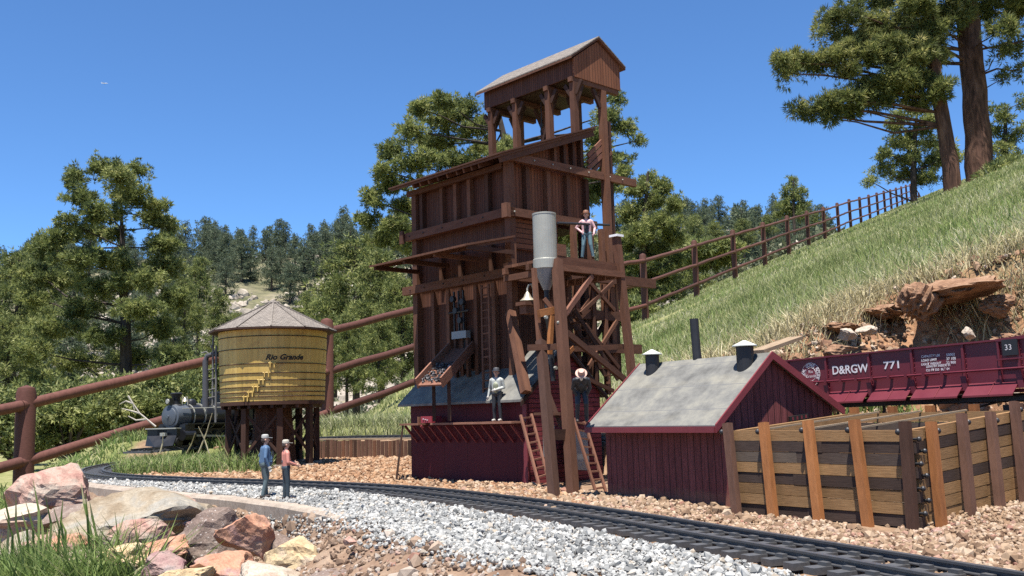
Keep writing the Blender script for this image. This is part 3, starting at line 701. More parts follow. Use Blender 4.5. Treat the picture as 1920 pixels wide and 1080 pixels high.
# seed heads and dry tufts along the bank crest
n = 8000
x = RNG.uniform(.3, 1.2, n); y = np.interp(x, cx_, cy_) + RNG.normal(-.01, .07, n); h = RNG.uniform(.02, .07, n)
blades('dry_grass', x, y, hgt(x, y) - .003, h, RNG.uniform(.0012, .0028, n), RNG.uniform(.3, 1.1, n), M['straw'], 'dry straw hanging along the crest of the earth bank')
n = 1500
k = RNG.integers(0, 14, n); cxs = np.array([.50, .53, .56, .47, .62, .70, .44, .40, .36, .75, .98, 1.0, .66, .52]); cys = np.array([1.62, 1.66, 1.72, 1.68, 1.70, 1.75, 1.75, 1.8, 1.86, 1.6, 1.35, 1.4, 1.55, 1.58])
x = cxs[k] + RNG.normal(0, .016, n); y = cys[k] + RNG.normal(0, .016, n)
blades('weed_tufts', x, y, hgt(x, y), RNG.uniform(.02, .055, n), RNG.uniform(.002, .0045, n), RNG.uniform(.3, 1.0, n), M['grass_green'], 'green weed tufts on the earth bank above the wagon', 'weeds')
# tall weeds in front of the locomotive and behind the bend
n = 10000
x = RNG.uniform(-1.10, -.58, n); y = 2.22 + RNG.random(n) * .5 + (x + .6) * -.2; d1_, _ = poly_dist(x, y, tr1); d2_, _ = poly_dist(x, y, tr2)
keep = (d1_ > .055) & ((d2_ > .028) | (x < -.985)); x, y = x[keep], y[keep]
blades('tall_weeds', x, y, hgt(x, y) - .003, RNG.uniform(.012, .055, len(x)), RNG.uniform(.0016, .0032, len(x)), RNG.uniform(.2, .9, len(x)), M['grass_green'], 'tall weeds growing in front of the locomotive', 'weeds', rnd=np.clip(RNG.normal(.55, .3, len(x)), 0, 1))
n = 26000
x = RNG.uniform(-2.6, -1.05, n); y = RNG.uniform(2.3, 4.6, n); d1_, _ = poly_dist(x, y, tr1); keep = d1_ > .06; x, y = x[keep], y[keep]
blades('undergrowth_grass', x, y, hgt(x, y) - .003, RNG.uniform(.012, .045, len(x)), RNG.uniform(.003, .006, len(x)), RNG.uniform(.2, .9, len(x)), M['grass_green'], 'rough green grass below the shrubs beyond the bend')
# foreground grass in the lower left corner
n = 3200
g_ = RNG.integers(0, 9, n); gx = np.array([-.63, -.60, -.57, -.54, -.62, -.51, -.60, -.56, -.46])[g_]; gy = np.array([1.14, 1.16, 1.14, 1.12, 1.2, 1.13, 1.1, 1.1, 1.11])[g_]
x = gx + RNG.normal(0, .03, n); y = gy + RNG.normal(0, .03, n)
hh = RNG.uniform(.05, .125, n); 
blades('corner_grass', x, y, hgt(x, y) + .0, hh, RNG.uniform(.0022, .0042, n), RNG.uniform(.15, .8, n), M['grass_green'], 'green grass growing among the rocks in the near corner', rnd=np.clip(RNG.normal(.42, .25, n), 0, 1))
xs_ = np.array([.0, .012, .03, .05, .062, .085, .10, .118, .145, .165, .02, .07, .11, .13, .155]); 
px_ = [(2, 905, 1068), (30, 925, 1062), (48, 940, 1066), (70, 948, 1060), (62, 900, 1040), (85, 930, 1060), (100, 950, 1060), (118, 935, 1050), (152, 905, 1010), (160, 925, 1030), (8, 960, 1075), (58, 985, 1070), (112, 970, 1050), (168, 940, 1020), (40, 960, 1050), (20, 990, 1075), (90, 990, 1060)]
mb = MB()
for (px, ty, by) in px_:
    b = at(px + random.uniform(4, 22), by, 1.16); t = at(px, ty, 1.14 + random.uniform(-.03, .03)); m_ = (b + t) / 2 + V((random.uniform(-.006, .006), 0, .008)); w = .0016
    mb.quad(b + V((-w, 0, 0)), b + V((w, 0, 0)), m_ + V((w * .9, .001, 0)), m_ + V((-w * .9, .001, 0))); mb.quad(m_ + V((-w * .9, .001, 0)), m_ + V((w * .9, .001, 0)), t + V((w * .15, 0, 0)), t + V((-w * .15, 0, 0)))
tag(mb.build('grass_clump', M['grass_green'], origin=at(90, 1060, 1.16)), 'clump of tall wide grass blades in front of the pink boulder', 'grass clump')

# ------------------------------------------------------------------ the long rail fence
posts = [(-4.8, 3.9, -1.35), (-3.245, 6.4, -.75), (-1.735, 8.9, -.10), (-.2, 11.4, .56), (1.0, 13.7, 1.10)] + [(2.22 + 1.38 * k, 16 + 2.6 * k, None) for k in range(24)]
posts = [(a, b, hz(a, b) if c is None else c) for a, b, c in posts]
fen = thing('rail_fence', 'long brown three rail fence climbing from the left foreground to the pines on the hill', 'fence', posts[5])
for i, (a, b, c) in enumerate(posts):
    mb = MB(); r = .064 if i < 5 else .06
    mb.lathe((a, b, c - .3), (0, 0, 1), [(r * 1.05, 0), (r, .4), (r * .97, 1.40), (r * .8, 1.435), (.004, 1.452)], 14); mb.build('post', M['fence'] if i < 5 else M['fence_far'], fen, True)
for i in range(len(posts) - 1):
    for q_ in (.27, .645, 1.02):
        a, b = V(posts[i]), V(posts[i + 1]); mb = MB(); n_ = 7; pts = []
        for k in range(n_ + 1):
            t = k / n_; pts.append(a.lerp(b, t) + V((random.uniform(-.006, .006), -.05, q_ + random.uniform(-.008, .008))))
        mb.tube(pts, [.036 if i < 5 else .033] * (n_ + 1), 14); mb.build('rail', M['fence'] if i < 5 else M['fence_far'], fen, True)
# ------------------------------------------------------------------ coal tower frame of reference
TO = V((0, 1.70, 0)); EU = V((-.682, .731, 0)); EV = V((.731, .682, 0)); EZ = V((0, 0, 1))
def T(u, v, z): return TO + EU * u + EV * v + EZ * z
def Lp(x, y, u): return onpl(x, y, TO + EU * u, EU)
def Dp(x, y, v): return onpl(x, y, TO + EV * v, EV)
def Lv(x, y, u): return (Lp(x, y, u) - TO).dot(EV)
def Du(x, y, v): return (Dp(x, y, v) - TO).dot(EU)
def bm_uv(mb, u0, u1, v0, v1, z0, z1, r=None, axis='z'):
    """block in tower coordinates; axis = direction of the grain"""
    c = T((u0 + u1) / 2, (v0 + v1) / 2, (z0 + z1) / 2); a, b, d = EU * ((u1 - u0) / 2), EV * ((v1 - v0) / 2), EZ * ((z1 - z0) / 2)
    if axis == 'z': mb.box(c, d, a, b, r)
    elif axis == 'u': mb.box(c, a, b, d, r)
    else: mb.box(c, b, a, d, r)
def blk(name, mat, par, u0, u1, v0, v1, z0, z1, axis='z', r=None):
    mb = MB(); bm_uv(mb, u0, u1, v0, v1, z0, z1, r, axis); return mb.build(name, M[mat], par)
def bar(name, mat, par, p, q, w, t=None, up=(0, 0, 1)):
    mb = MB(); mb.beam(p, q, w, t or w, up); return mb.build(name, M[mat], par)

tw = thing('coal_tower', 'tall dark brown timber coal tower with a gabled hoist house on top', 'coal tower', T(.14, .1, .17))
# walls (boards) of the bin and of the lower house
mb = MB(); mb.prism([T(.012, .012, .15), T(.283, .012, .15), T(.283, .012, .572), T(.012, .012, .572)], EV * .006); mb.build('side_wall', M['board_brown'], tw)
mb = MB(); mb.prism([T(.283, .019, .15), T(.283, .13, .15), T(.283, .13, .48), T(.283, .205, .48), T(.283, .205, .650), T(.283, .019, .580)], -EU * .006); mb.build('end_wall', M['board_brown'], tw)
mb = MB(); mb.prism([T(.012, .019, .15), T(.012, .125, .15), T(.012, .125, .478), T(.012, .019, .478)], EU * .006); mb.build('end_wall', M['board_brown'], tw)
mb = MB(); mb.prism([T(.012, .019, .480), T(.012, .212, .480), T(.012, .212, .655), T(.012, .019, .583)], EU * .006); mb.build('bin_wall', M['board_lit'], tw)
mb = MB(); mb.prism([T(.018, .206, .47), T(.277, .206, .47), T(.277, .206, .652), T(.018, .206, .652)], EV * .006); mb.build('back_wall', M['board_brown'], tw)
mb = MB(); mb.prism([T(.018, .119, .16), T(.277, .119, .16), T(.277, .119, .47), T(.018, .119, .47)], EV * .006); mb.build('back_wall', M['board_brown'], tw)
blk('bin_floor', 'brown_dark', tw, .02, .276, .021, .204, .470, .478, 'u')
mb = MB(); mb.prism([T(.070, .1265, .17), T(.070, .188, .17), T(.070, .188, .468), T(.070, .1265, .468)], EU * .006); mb.build('end_wall', M['board_brown'], tw)
# siding panel under the bin
mb = MB(); mb.prism([T(.006, .012, .416), T(.006, .128, .416), T(.006, .128, .472), T(.006, .012, .472)], EU * .005); mb.build('siding_panel', M['slat_lit'], tw)
blk('corner_post', 'brown', tw, -.004, .010, -.004, .010, .16, .586)
blk('corner_post', 'brown', tw, .276, .290, -.002, .0115, .16, .575)
for x in (788, 826, 852, 878, 912): u = Du(x, 420, 0); blk('stud', 'brown', tw, u - .0045, u + .0045, .002, .0115, .488, .571)
for x in (810, 838, 862, 890, 924): u = Du(x, 600, 0); blk('stud', 'brown', tw, u - .0045, u + .0045, .002, .0115, .165, .361)
for x in (824, 860, 918): u = Du(x, 510, 0); blk('stud', 'brown', tw, u - .004, u + .004, .002, .0115, .379, .43)
for z, h, a, b in ((.370, .008, -.012, .312), (.479, .008, -.012, .302)): blk('girt', 'brown', tw, a, b, -.012, .0015, z - h, z + h, 'u')
blk('girt', 'brown', tw, .012, .30, -.006, .0018, .5635, .5735, 'u')
for x in (992, 1031, 1068, 1103): v = Lv(x, 380, 0); blk('stud', 'brown', tw, .001, .0115, v - .0045, v + .0045, .487, .572)
for x in (1042, 1060, 1077, 1092): v = Lv(x, 290, 0); zt = .585 + (v + .03) * .366 - .012; blk('stud', 'brown', tw, .001, .0115, v - .003, v + .003, .588, zt)
blk('girt', 'brown', tw, -.014, -.0045, -.012, .345, .573, .588, 'v')
blk('girt', 'brown', tw, -.012, .0005, -.016, .222, .4715, .4865, 'v')
blk('girt', 'brown', tw, -.012, .0005, -.016, .135, .354, .368, 'v')
for z in (.479, .370): blk('beam_end', 'brown', tw, -.016, -.002, -.022, -.0125, z - .012, z + .014)
blk('beam_end', 'brown', tw, .300, .311, -.018, -.013, .466, .492)
for (u, v, z) in [(-.0155, v_, .5805) for v_ in (.004, .052, .1, .148, .2, .262, .3)] + [(-.013, v_, .479) for v_ in (.0, .05, .1, .2)] + [(-.013, v_, .361) for v_ in (.0, .05, .11)]:
    mb = MB(); mb.ball(T(u, v, z), .0017, 8, 5); mb.build('bolt', M['silver'], tw)
for u in (.005, .06, .12, .18, .24, .285):
    for z in (.370, .479): mb = MB(); mb.ball(T(u, -.0128, z), .0016, 8, 5); mb.build('bolt', M['black'], tw)
# main roof and rafters
RS = (.6655 - .575) / .2447
def rz(v): return .5755 + (v + .03) * RS
mb = MB(); mb.prism([T(-.022, -.038, rz(-.038)), T(-.022, .216, rz(.216)), T(-.022, .216, rz(.216) + .005), T(-.022, -.038, rz(-.038) + .005)], EU * .333, udir=None); mb.build('bin_roof', M['brown'], tw)
mb = MB(); mb.prism([T(-.026, -.041, rz(-.041) + .0055), T(-.026, .218, rz(.218) + .0055), T(-.026, .218, rz(.218) + .0085), T(-.026, -.041, rz(-.041) + .0085)], EU * .341); mb.build('roof_covering', M['brown'], tw)
for x in (776, 789, 805, 822, 840, 858, 871, 886, 900):
    u = Du(x, 345, -.03); bar('rafter', 'brown', tw, T(u, -.032, rz(-.032) - .0045), T(u, .2, rz(.2) - .0045), .004, .0085)
bar('rafter', 'brown', tw, T(-.016, -.034, rz(-.034) - .0055), T(-.016, .214, rz(.214) - .0055), .008, .010)
# awning
AW = lambda v: .404 + (v + .122) * .23
mb = MB(); mb.prism([T(-.026, -.128, AW(-.128)), T(-.026, -.0125, AW(-.0125)), T(-.026, -.0125, AW(-.0125) + .0035), T(-.026, -.128, AW(-.128) + .0035)], EU * .285); mb.build('awning', M['brown'], tw)
for u in (-.020, .07, .16, .252):
    bar('awning_bracket', 'brown', tw, T(u, -.120, .402), T(u, -.014, .402), .006, .008)
    bar('awning_bracket', 'brown', tw, T(u, -.116, .4035), T(u, -.014, .4255), .005, .006)
# hoist house: posts, floor, walls, roof
PU = (-.010, .0585, .1545, .231)
for u in PU:
    bar('hoist_post', 'brown', tw, T(u, .171, rz(.171) + .006), T(u, .171, .7575), .012, .012, EU)
    bar('hoist_post', 'brown', tw, T(u, .2535, .19), T(u, .2535, .7575), .013, .013, EU)
    bar('cross_beam', 'brown', tw, T(u, .1605, .7625), T(u, .300, .7625), .010, .0095)
    mb = MB()
    for s in (-1, 1):
        mb.beam(T(u + s * .0065, .171, .733), T(u + s * .022, .171, .757), .008, .005, EV); mb.beam(T(u, .171 + .0065, .722) if s > 0 else T(u, .2465, .722), T(u, .171 + .024, .757) if s > 0 else T(u, .2465 - .02, .757), .008, .006, EU)
    mb.build('knee_brace', M['brown_dark'], tw)
blk('tall_post', 'brown', tw, -.006, .008, .268, .282, .19, .70)
for z in (.30, .475): bar('hoist_strut', 'brown_dark', tw, T(.231, .2535, z), T(.0585, .2535, z + .02), .007)
bar('prop_pole', 'brown_dark', tw, T(.09, .18, .655), T(.05, .18, .757), .005)
blk('hoist_floor', 'brown_dark', tw, -.006, .246, .174, .299, .768, .773, 'u')
mb = MB(); mb.prism([T(-.012, .1665, .7685), T(.248, .1665, .7685), T(.248, .1665, .8065), T(-.012, .1665, .8065)], EV * .004); mb.build('hoist_wall', M['board_brown'], tw)
mb = MB(); mb.prism([T(-.012, .300, .7685), T(.248, .300, .7685), T(.248, .300, .8205), T(-.012, .300, .8205)], EV * .004); mb.build('hoist_wall', M['board_brown'], tw)
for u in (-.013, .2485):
    mb = MB(); mb.prism([T(u, .1667, .7675), T(u, .3038, .7675), T(u, .3038, .8192), T(u, .2375, .8552), T(u, .1667, .8052)], EU * -.004); mb.build('gable_wall', M['board_lit'], tw)
RL = lambda v: .8625 - (.2375 - v) * .70 if v < .2375 else .8625 - (v - .2375) * .585
for a, b in ((.155, .2375), (.2375, .3165)):
    mb = MB(); mb.prism([T(-.0225, a, RL(a)), T(-.0225, b, RL(b)), T(-.0225, b, RL(b) - .004), T(-.0225, a, RL(a) - .004)], EU * .284); mb.build('hoist_roof', M['brown'], tw)
    e = .001 if a < .2 else -.001
    mb = MB(); mb.prism([T(-.0235, a, RL(a) + .0005), T(-.0235, b, RL(b) + .0005), T(-.0235, b, RL(b) + .003), T(-.0235, a, RL(a) + .003)], EU * .287); mb.build('roof_covering', M['shingle'], tw)
mb = MB(); p = T(.115, .205, .757); mb.tube([p, p - EZ * .05], .0009); mb.tube([p - EZ * .05, p - EZ * .062 + EU * .003, p - EZ * .068, p - EZ * .066 - EU * .004], .0016); mb.lathe(p - EZ * .052, EZ, [(.003, 0), (.003, .007)], 8); mb.build('hoist_hook', M['black'], tw)
# inclined boards at the head of the bin
for k in range(3):
    a = Lp(1102, 292 + k * 12, -.008); b = Lp(1139, 254 + k * 14, -.008); bar('chute_board', 'ladder', tw, a, b, .004, .0085, EZ)
bar('chute_stringer', 'brown', tw, Lp(1101, 330, -.004), Lp(1146, 286, -.004), .005, .007)
# trestle to the right of the lower house
for (v, u) in ((.150, -.014), (.197, -.014), (.232, -.012), (.150, .10), (.232, .12), (.150, .22), (.232, .24)): bar('trestle_post', 'brown', tw, T(u, v, .15), T(u, v, .472), .0095, .0095, EU)
for z, a, b in ((.372, .128, .372), (.238, .10, .318), (.300, .128, .26)): blk('girt', 'brown', tw, -.030, -.020, a, b, z - .009, z + .009, 'v')
bar('trestle_brace', 'brown', tw, T(-.022, .140, .29), T(-.022, .20, .35), .006, .009)
bar('trestle_brace', 'brown_dark', tw, T(-.012, .150, .20), T(-.012, .232, .29), .005, .008)
bar('corner_prop', 'brown', tw, Lp(957, 585, -.006), Lp(986, 736, -.075), .0135, .0135, EV)
for (u, v) in ((-.03, .178), (-.028, .215), (.03, .178), (.05, .215), (.14, .178)): bar('trestle_post', 'brown', tw, T(u, v, .17), T(u, v, .36), .007, .007, EU)
for (a, b, c, d) in ((.135, .18, .24, .29), (.24, .20, .15, .28), (.14, .30, .235, .365), (.235, .31, .16, .365)): bar('trestle_brace', 'brown', tw, T(-.035, a, b), T(-.035, c, d), .0045, .007)
for k in range(9): bar('stair_tread', 'brown', tw, T(-.052, .085 + k * .012, .292 - k * .0135), T(-.074, .085 + k * .012, .292 - k * .0135), .008, .0022)
for u in (-.051, -.075): bar('stair_stringer', 'brown_dark', tw, T(u, .080, .300), T(u, .190, .176), .003, .008)
# loading door, spout machinery and chute on the shaded side
du = Du(868, 620, 0)
blk('door_lintel', 'grey_sheet', tw, du - .020, du + .022, -.010, .001, .262, .276, 'u')
blk('door_opening', 'ink', tw, du - .014, du + .016, .0035, .0115, .205, .262)
for s in (-.017, .018): blk('door_jamb', 'brown', tw, du + s - .003, du + s + .003, -.006, .0015, .19, .262)
for s in (-.012, .002, .015): blk('gate_rod', 'black', tw, du + s - .0012, du + s + .0012, -.009, -.0055, .276, .352)
mb = MB()
for s, z in ((-.012, .33), (.008, .315), (-.004, .296), (.016, .338)): mb.cyl(T(du + s, -.013, z), T(du + s, -.006, z), .006, None, 10)
mb.cyl(T(du - .03, -.010, .312), T(du + .03, -.010, .312), .002, None, 8); mb.build('gate_gear', M['black'], tw)
ca, cb = T(du + .0, -.002, .243), onpl(806, 723, T(0, -.118, 0), EV)
cd = (cb - ca).normalized(); cs = cd.cross(EZ).normalized(); cu_ = cs.cross(cd).normalized()
mb = MB(); mb.box((ca + cb) / 2, cd * ((cb - ca).length / 2), cs * .0235, cu_ * .0015); mb.build('chute_floor', M['ladder'], tw)
for s in (-1, 1):
    mb = MB(); mb.box((ca + cb) / 2 + cs * (s * .025) + cu_ * .005, cd * ((cb - ca).length / 2), cu_ * .0095, cs * .0015); mb.build('chute_side', M['ladder'], tw)
for s, f in ((-.020, .75), (.020, .62)):
    p = ca.lerp(cb, f) + cs * s - cu_ * .002; bar('chute_leg', 'brown_dark', tw, p, V((p.x, p.y, .11)), .006)
coal_pos = ca.lerp(cb, .7)
pr = RNG.random((260, 3)); pos = np.array([ca.lerp(cb, .45 + .5 * a) + cs * ((b - .5) * .043) + cu_ * (.002 + .004 * c) for a, b, c in pr])
stones('coal', pos, RNG.uniform(.0014, .003, 260), stone_mat('sparkling_coal', [(0, (.02, .02, .022)), (.6, (.05, .048, .05)), (.9, (.13, .12, .12)), (1, (.26, .24, .24))], .5), 'bed of small coal lying in the sunlit loading chute', 'coal')

# ------------------------------------------------------------------ sand platform in front of the tower
pf = thing('sand_platform', 'timber sanding platform on splayed legs carrying the grey sand tank', 'platform', T(-.15, .03, 0))
pA, pB, pC = T(-.160, -.046, .366), T(-.160, .100, .366), T(-.146, -.0688, .372)
for k in range(7):
    u = -.160 + k * .0185; blk('deck_board', 'brown', pf, u + .0005, u + .0175, -.046, .112, .369, .374, 'v')
for u in (-.158, -.095, -.036): blk('joist', 'brown', pf, u - .004, u + .004, -.052, .116, .358, .3685, 'v')
for v in (-.040, .100): blk('joist', 'brown', pf, -.166, -.026, v - .004, v + .004, .347, .3575, 'u')
blk('joist', 'brown', pf, -.172, -.1645, -.050, .108, .3475, .358, 'v')
blk('kick_block', 'brown', pf, -.160, -.150, -.044, -.024, .3745, .394, 'v')
fA = lambda x, y, u=-.178: onpl(x, y, TO + EU * u, EU)
lA0, lA1 = T(-.163, -.050, .366), onz(1075, 928, 0); lC0, lC1 = T(-.150, -.068, .374), onz(1040, 936, 0)
bar('leg', 'brown', pf, lA1 - EZ * .01, lA0, .0135, .0135, EU); bar('leg', 'brown_dark', pf, lC1 - EZ * .01, fA(1014, 640, -.165), .0125, .0125, EU)
bar('leg', 'brown', pf, onpl(1187, 724, TO + EU * -.178, EU), T(-.160, .104, .420), .0115, .0115, EU)
bar('leg', 'brown', pf, T(-.04, .104, .14), T(-.036, .104, .366), .010, .010, EU)
bar('leg', 'brown', pf, T(-.09, .03, .14), T(-.08, .03, .358), .010, .010, EU)
q = T(-.160, .104, .420); mb = MB(); mb.box(q + EZ * .002, EZ * .002, EU * .009, EV * .009); mb.build('post_cap', M['white'], pf)
bar('brace', 'ladder', pf, fA(1110, 517, -.168), fA(1048, 606, -.180), .005, .0085)
bar('brace', 'brown', pf, fA(1048, 612, -.184), fA(1184, 722, -.186), .006, .0095)
bar('brace', 'orange', pf, fA(1074, 652, -.170), fA(1052, 676, -.176), .005, .007)
bar('brace', 'brown', pf, fA(1058, 690, -.175), fA(1150, 733, -.165), .004, .006)
bar('brace', 'brown', pf, fA(1020, 560, -.16), fA(1044, 590, -.17), .005, .007)
bar('tie_beam', 'brown', pf, fA(990, 652, -.165), fA(1052, 650, -.19), .008, .0095)
bar('tie_beam', 'brown', pf, fA(1060, 655, -.17), fA(1170, 650, -.15), .007, .009)
bar('tie_beam', 'orange', pf, fA(1010, 588, -.168), fA(1048, 580, -.168), .006, .0115)
bar('tie_beam', 'brown', pf, fA(1004, 776, -.15), fA(1054, 776, -.19), .016, .004)
bar('splice', 'brown_dark', pf, fA(1030, 815, -.226), fA(1056, 815, -.226), .014, .016)
bar('splice', 'brown_dark', pf, fA(1068, 795, -.222), fA(1068, 822, -.222), .007, .010, EU)
bar('strut', 'orange', pf, fA(1034, 592, -.17), fA(1030, 664, -.17), .007, .007, EU)
bar('strut', 'brown', pf, fA(1001, 503, -.150), fA(1012, 650, -.162), .0065, .0065, EU)
bar('strut', 'crib_brown', pf, fA(1018, 710, -.165), fA(1052, 800, -.18), .003, .007)
tc = T(-.142, -.055, 0)
mb = MB(); mb.lathe(tc, EZ, [(.0195, .368), (.0195, .4425), (.0200, .443), (.0200, .4455), (.0170, .4462), (0, .4475)], 28); st = mb.build('sand_tank', M['silver'], pf, False)
mb = MB(); mb.lathe(tc, EZ, [(.0204, .3525), (.0210, .3535), (.0210, .368), (.0204, .3695)], 28); mb.build('band', M['silver'], st)
mb = MB(); mb.lathe(tc, EZ, [(.0055, .318), (.0196, .3525)], 24); mb.build('hopper', M['grey_sheet'], pf)
mb = MB(); mb.tube([tc + EZ * .318, tc + EZ * .27, tc + EZ * .25 + EV * .004, tc + EZ * .17 + EV * .008], .0042, 10); mb.build('sand_pipe', M['black'], pf)
mb = MB(); mb.tube([fA(1046, 418, -.13), fA(1142, 422, -.115)], .0022, 8); mb.build('pipe_rail', M['black'], pf)
for x_, y_ in ((1058, 620), (1052, 600), (1052, 655), (1040, 690), (1022, 595), (1046, 605)):
    p_ = fA(x_, y_, -.188); mb = MB(); mb.cyl(p_, p_ - EU * .004, .0028, None, 8); mb.build('bolt', M['silver'], pf)
shf = MB(); c_ = onpl(988, 570, T(-.085, 0, 0), EU); shf.box(c_, EV * .015, EU * .012, EZ * .003); shf.box(c_ - EZ * .010, EV * .010, EU * .008, EZ * .007); shf.build('bell_shelf', M['brown'], pf)
bl_ = thing('bell', 'small pale brass bell hanging from a curved bracket on the sanding platform', 'bell', tuple(c_ + EZ * .003))
b0 = c_ + EZ * .0055 + EV * .002
mb = MB(); mb.lathe(b0, EZ, [(.0135, 0), (.0115, .002), (.0068, .006), (.0048, .011), (.0026, .0145), (.001, .016)], 18); mb.build('bell_cup', M['brass'], bl_, True)
mb = MB(); mb.tube([b0 + EV * .014 - EZ * .003, b0 + EV * .014 + EZ * .022, b0 + EV * .010 + EZ * .029, b0 + EV * .004 + EZ * .027, b0 + EZ * .020, b0 + EZ * .015], .0016, 8); mb.build('bell_bracket', M['silver'], bl_, True)

# ------------------------------------------------------------------ red shed under the tower
sh = thing('red_shed', 'dark red shed with grey roof under the coal tower, a narrow walkway along its front', 'shed', T(.1, .1, 0))
U0, U1, V0, V1, VR, ZE, ZR = -.064, .258, -.036, .150, .058, .1535, .2345
zr = lambda v: ZE + (v - V0) * (ZR - ZE) / (VR - V0) if v < VR else ZR - (v - VR) * (ZR - ZE) / (V1 - VR)
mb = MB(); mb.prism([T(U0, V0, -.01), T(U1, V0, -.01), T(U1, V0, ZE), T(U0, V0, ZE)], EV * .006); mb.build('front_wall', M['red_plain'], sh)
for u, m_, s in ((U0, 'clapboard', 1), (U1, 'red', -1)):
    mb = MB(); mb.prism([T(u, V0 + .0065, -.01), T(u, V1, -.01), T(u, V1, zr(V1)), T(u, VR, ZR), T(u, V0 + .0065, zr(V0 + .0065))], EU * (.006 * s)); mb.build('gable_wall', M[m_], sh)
for a, b in ((V0 - .018, VR), (VR, V1 + .015)):
    za, zb = (zr(V0) - .018 * .95, ZR) if a < VR else (ZR, zr(V1) - .012)
    lo = .0025
    mb = MB(); mb.prism([T(U0 - .006, a, za + lo), T(U0 - .006, b, zb + lo), T(U0 - .006, b, zb + lo + .004), T(U0 - .006, a, za + lo + .004)], EU * .345); mb.build('roof', M['roof'], sh)
    mb = MB(); mb.prism([T(U0 - .0085, a, za - .005), T(U0 - .0085, b, zb - .005), T(U0 - .0085, b, zb + .003), T(U0 - .0085, a, za + .003)], EU * .0022); mb.build('barge_board', M['brown_dark'], sh)
blk('corner_board', 'red_trim', sh, U0 - .003, U0 + .006, V0 - .003, V0 - .0003, -.01, .135)
for a, b in ((.188, .246), (-.066, .152)):
    blk('walkway', 'ladder', sh, a, b, V0 - .036, V0 - .001, .1035, .107, 'u')
for u in np.arange(-.058, .25, .0245):
    bar('bracket', 'red_trim', sh, T(u, V0 - .001, .072), T(u, V0 - .030, .1025), .003, .004)
blk('rail_stop', 'ladder', sh, .188, .191, V0 - .035, V0 - .030, .1072, .119)
gw = U0 - .0015
w0, w1 = Lv(1012, 820, gw), Lv(1022, 820, gw)
mb = MB(); mb.prism([T(gw, .0, .045), T(gw, .028, .045), T(gw, .028, .098), T(gw, .0, .098)], EU * -.002); wf = mb.build('window_frame', M['grey_sheet'], sh)
mb = MB(); mb.prism([T(gw - .0022, .003, .048), T(gw - .0022, .025, .048), T(gw - .0022, .025, .095), T(gw - .0022, .003, .095)], EU * -.001); mb.build('pane', plain('dusty_blue_glass', (.07, .10, .15), .15, 0, .1), wf)
dr = [Lp(1056, 806, gw - .012), Lp(1098, 806, gw - .012), Lp(1104, 882, gw - .022), Lp(1062, 880, gw - .022)]
mb = MB(); mb.prism(dr, EU * -.003); mb.build('door', M['grey_sheet'], sh)
mb = MB(); mb.beam(onz(1036, 895, .004), onz(1112, 884, .004), .016, .014); mb.build('door_step', M['board_pale'], sh)
bx = thing('tool_box', 'small red box with white marks on the walkway of the red shed', 'box', T(.165, V0 - .02, .107))
mb = MB(); bm_uv(mb, .150, .182, V0 - .034, V0 - .010, .1075, .1195); mb.build('box_body', plain('box_red', (.26, .03, .04), .6), bx)
mb = MB()
for k in range(3): bm_uv(mb, .160 + k * .006, .163 + k * .006, V0 - .0352, V0 - .0345, .112 + .001 * k, .1135 + .001 * k)
mb.build('white_mark', M['letter'], bx)

def ladder(name, label, b0, b1, t0, t1, nr, mat='ladder', w=.0032, parent=None, loc=None):
    """two side rails b0->t0 and b1->t1 with nr rungs"""
    l = thing(name, label, 'ladder', tuple((b0 + b1) / 2)) if parent is None else parent
    for a, b in ((b0, t0), (b1, t1)):
        mb = MB(); mb.beam(a, b, w, w * 1.3, (b1 - b0).normalized()); mb.build('side_rail', M[mat], l)
    for k in range(nr):
        f = (k + .6) / nr; mb = MB(); mb.beam(b0.lerp(t0, f), b1.lerp(t1, f), w * .75, w * .8); mb.build('rung', M[mat], l)
    return l
def ladder_px(label, bl, br, tl, tr, ub, ut, nr, mat='ladder'):
    return ladder('ladder', label, onpl(*bl, TO + EU * ub, EU), onpl(*br, TO + EU * ub, EU), onpl(*tl, TO + EU * ut, EU), onpl(*tr, TO + EU * ut, EU), nr, mat)
ladder_px('sunlit ladder leaning on the right end of the red shed walkway', (1014, 922), (1032, 915), (976, 778), (996, 776), -.13, -.078, 9)
ladder_px('thin ladder leaning on the end of the big shed beside the platform leg', (1118, 926), (1136, 922), (1075, 784), (1096, 790), -.262, -.225, 9)
ladder('ladder', 'short dark ladder standing at the left end of the red shed', T(.240, -.085, .0), T(.262, -.070, .0), T(.240, -.068, .104), T(.262, -.052, .104), 6, 'brown_dark')
ua, ub = Du(902, 640, -.004), Du(916, 640, -.004)
ladder('ladder', 'long ladder fixed upright on the shaded face of the coal tower', Dp(907, 738, -.036), Dp(921, 737, -.036), Dp(903, 535, -.0155), Dp(916, 532, -.0155), 14, 'brown')

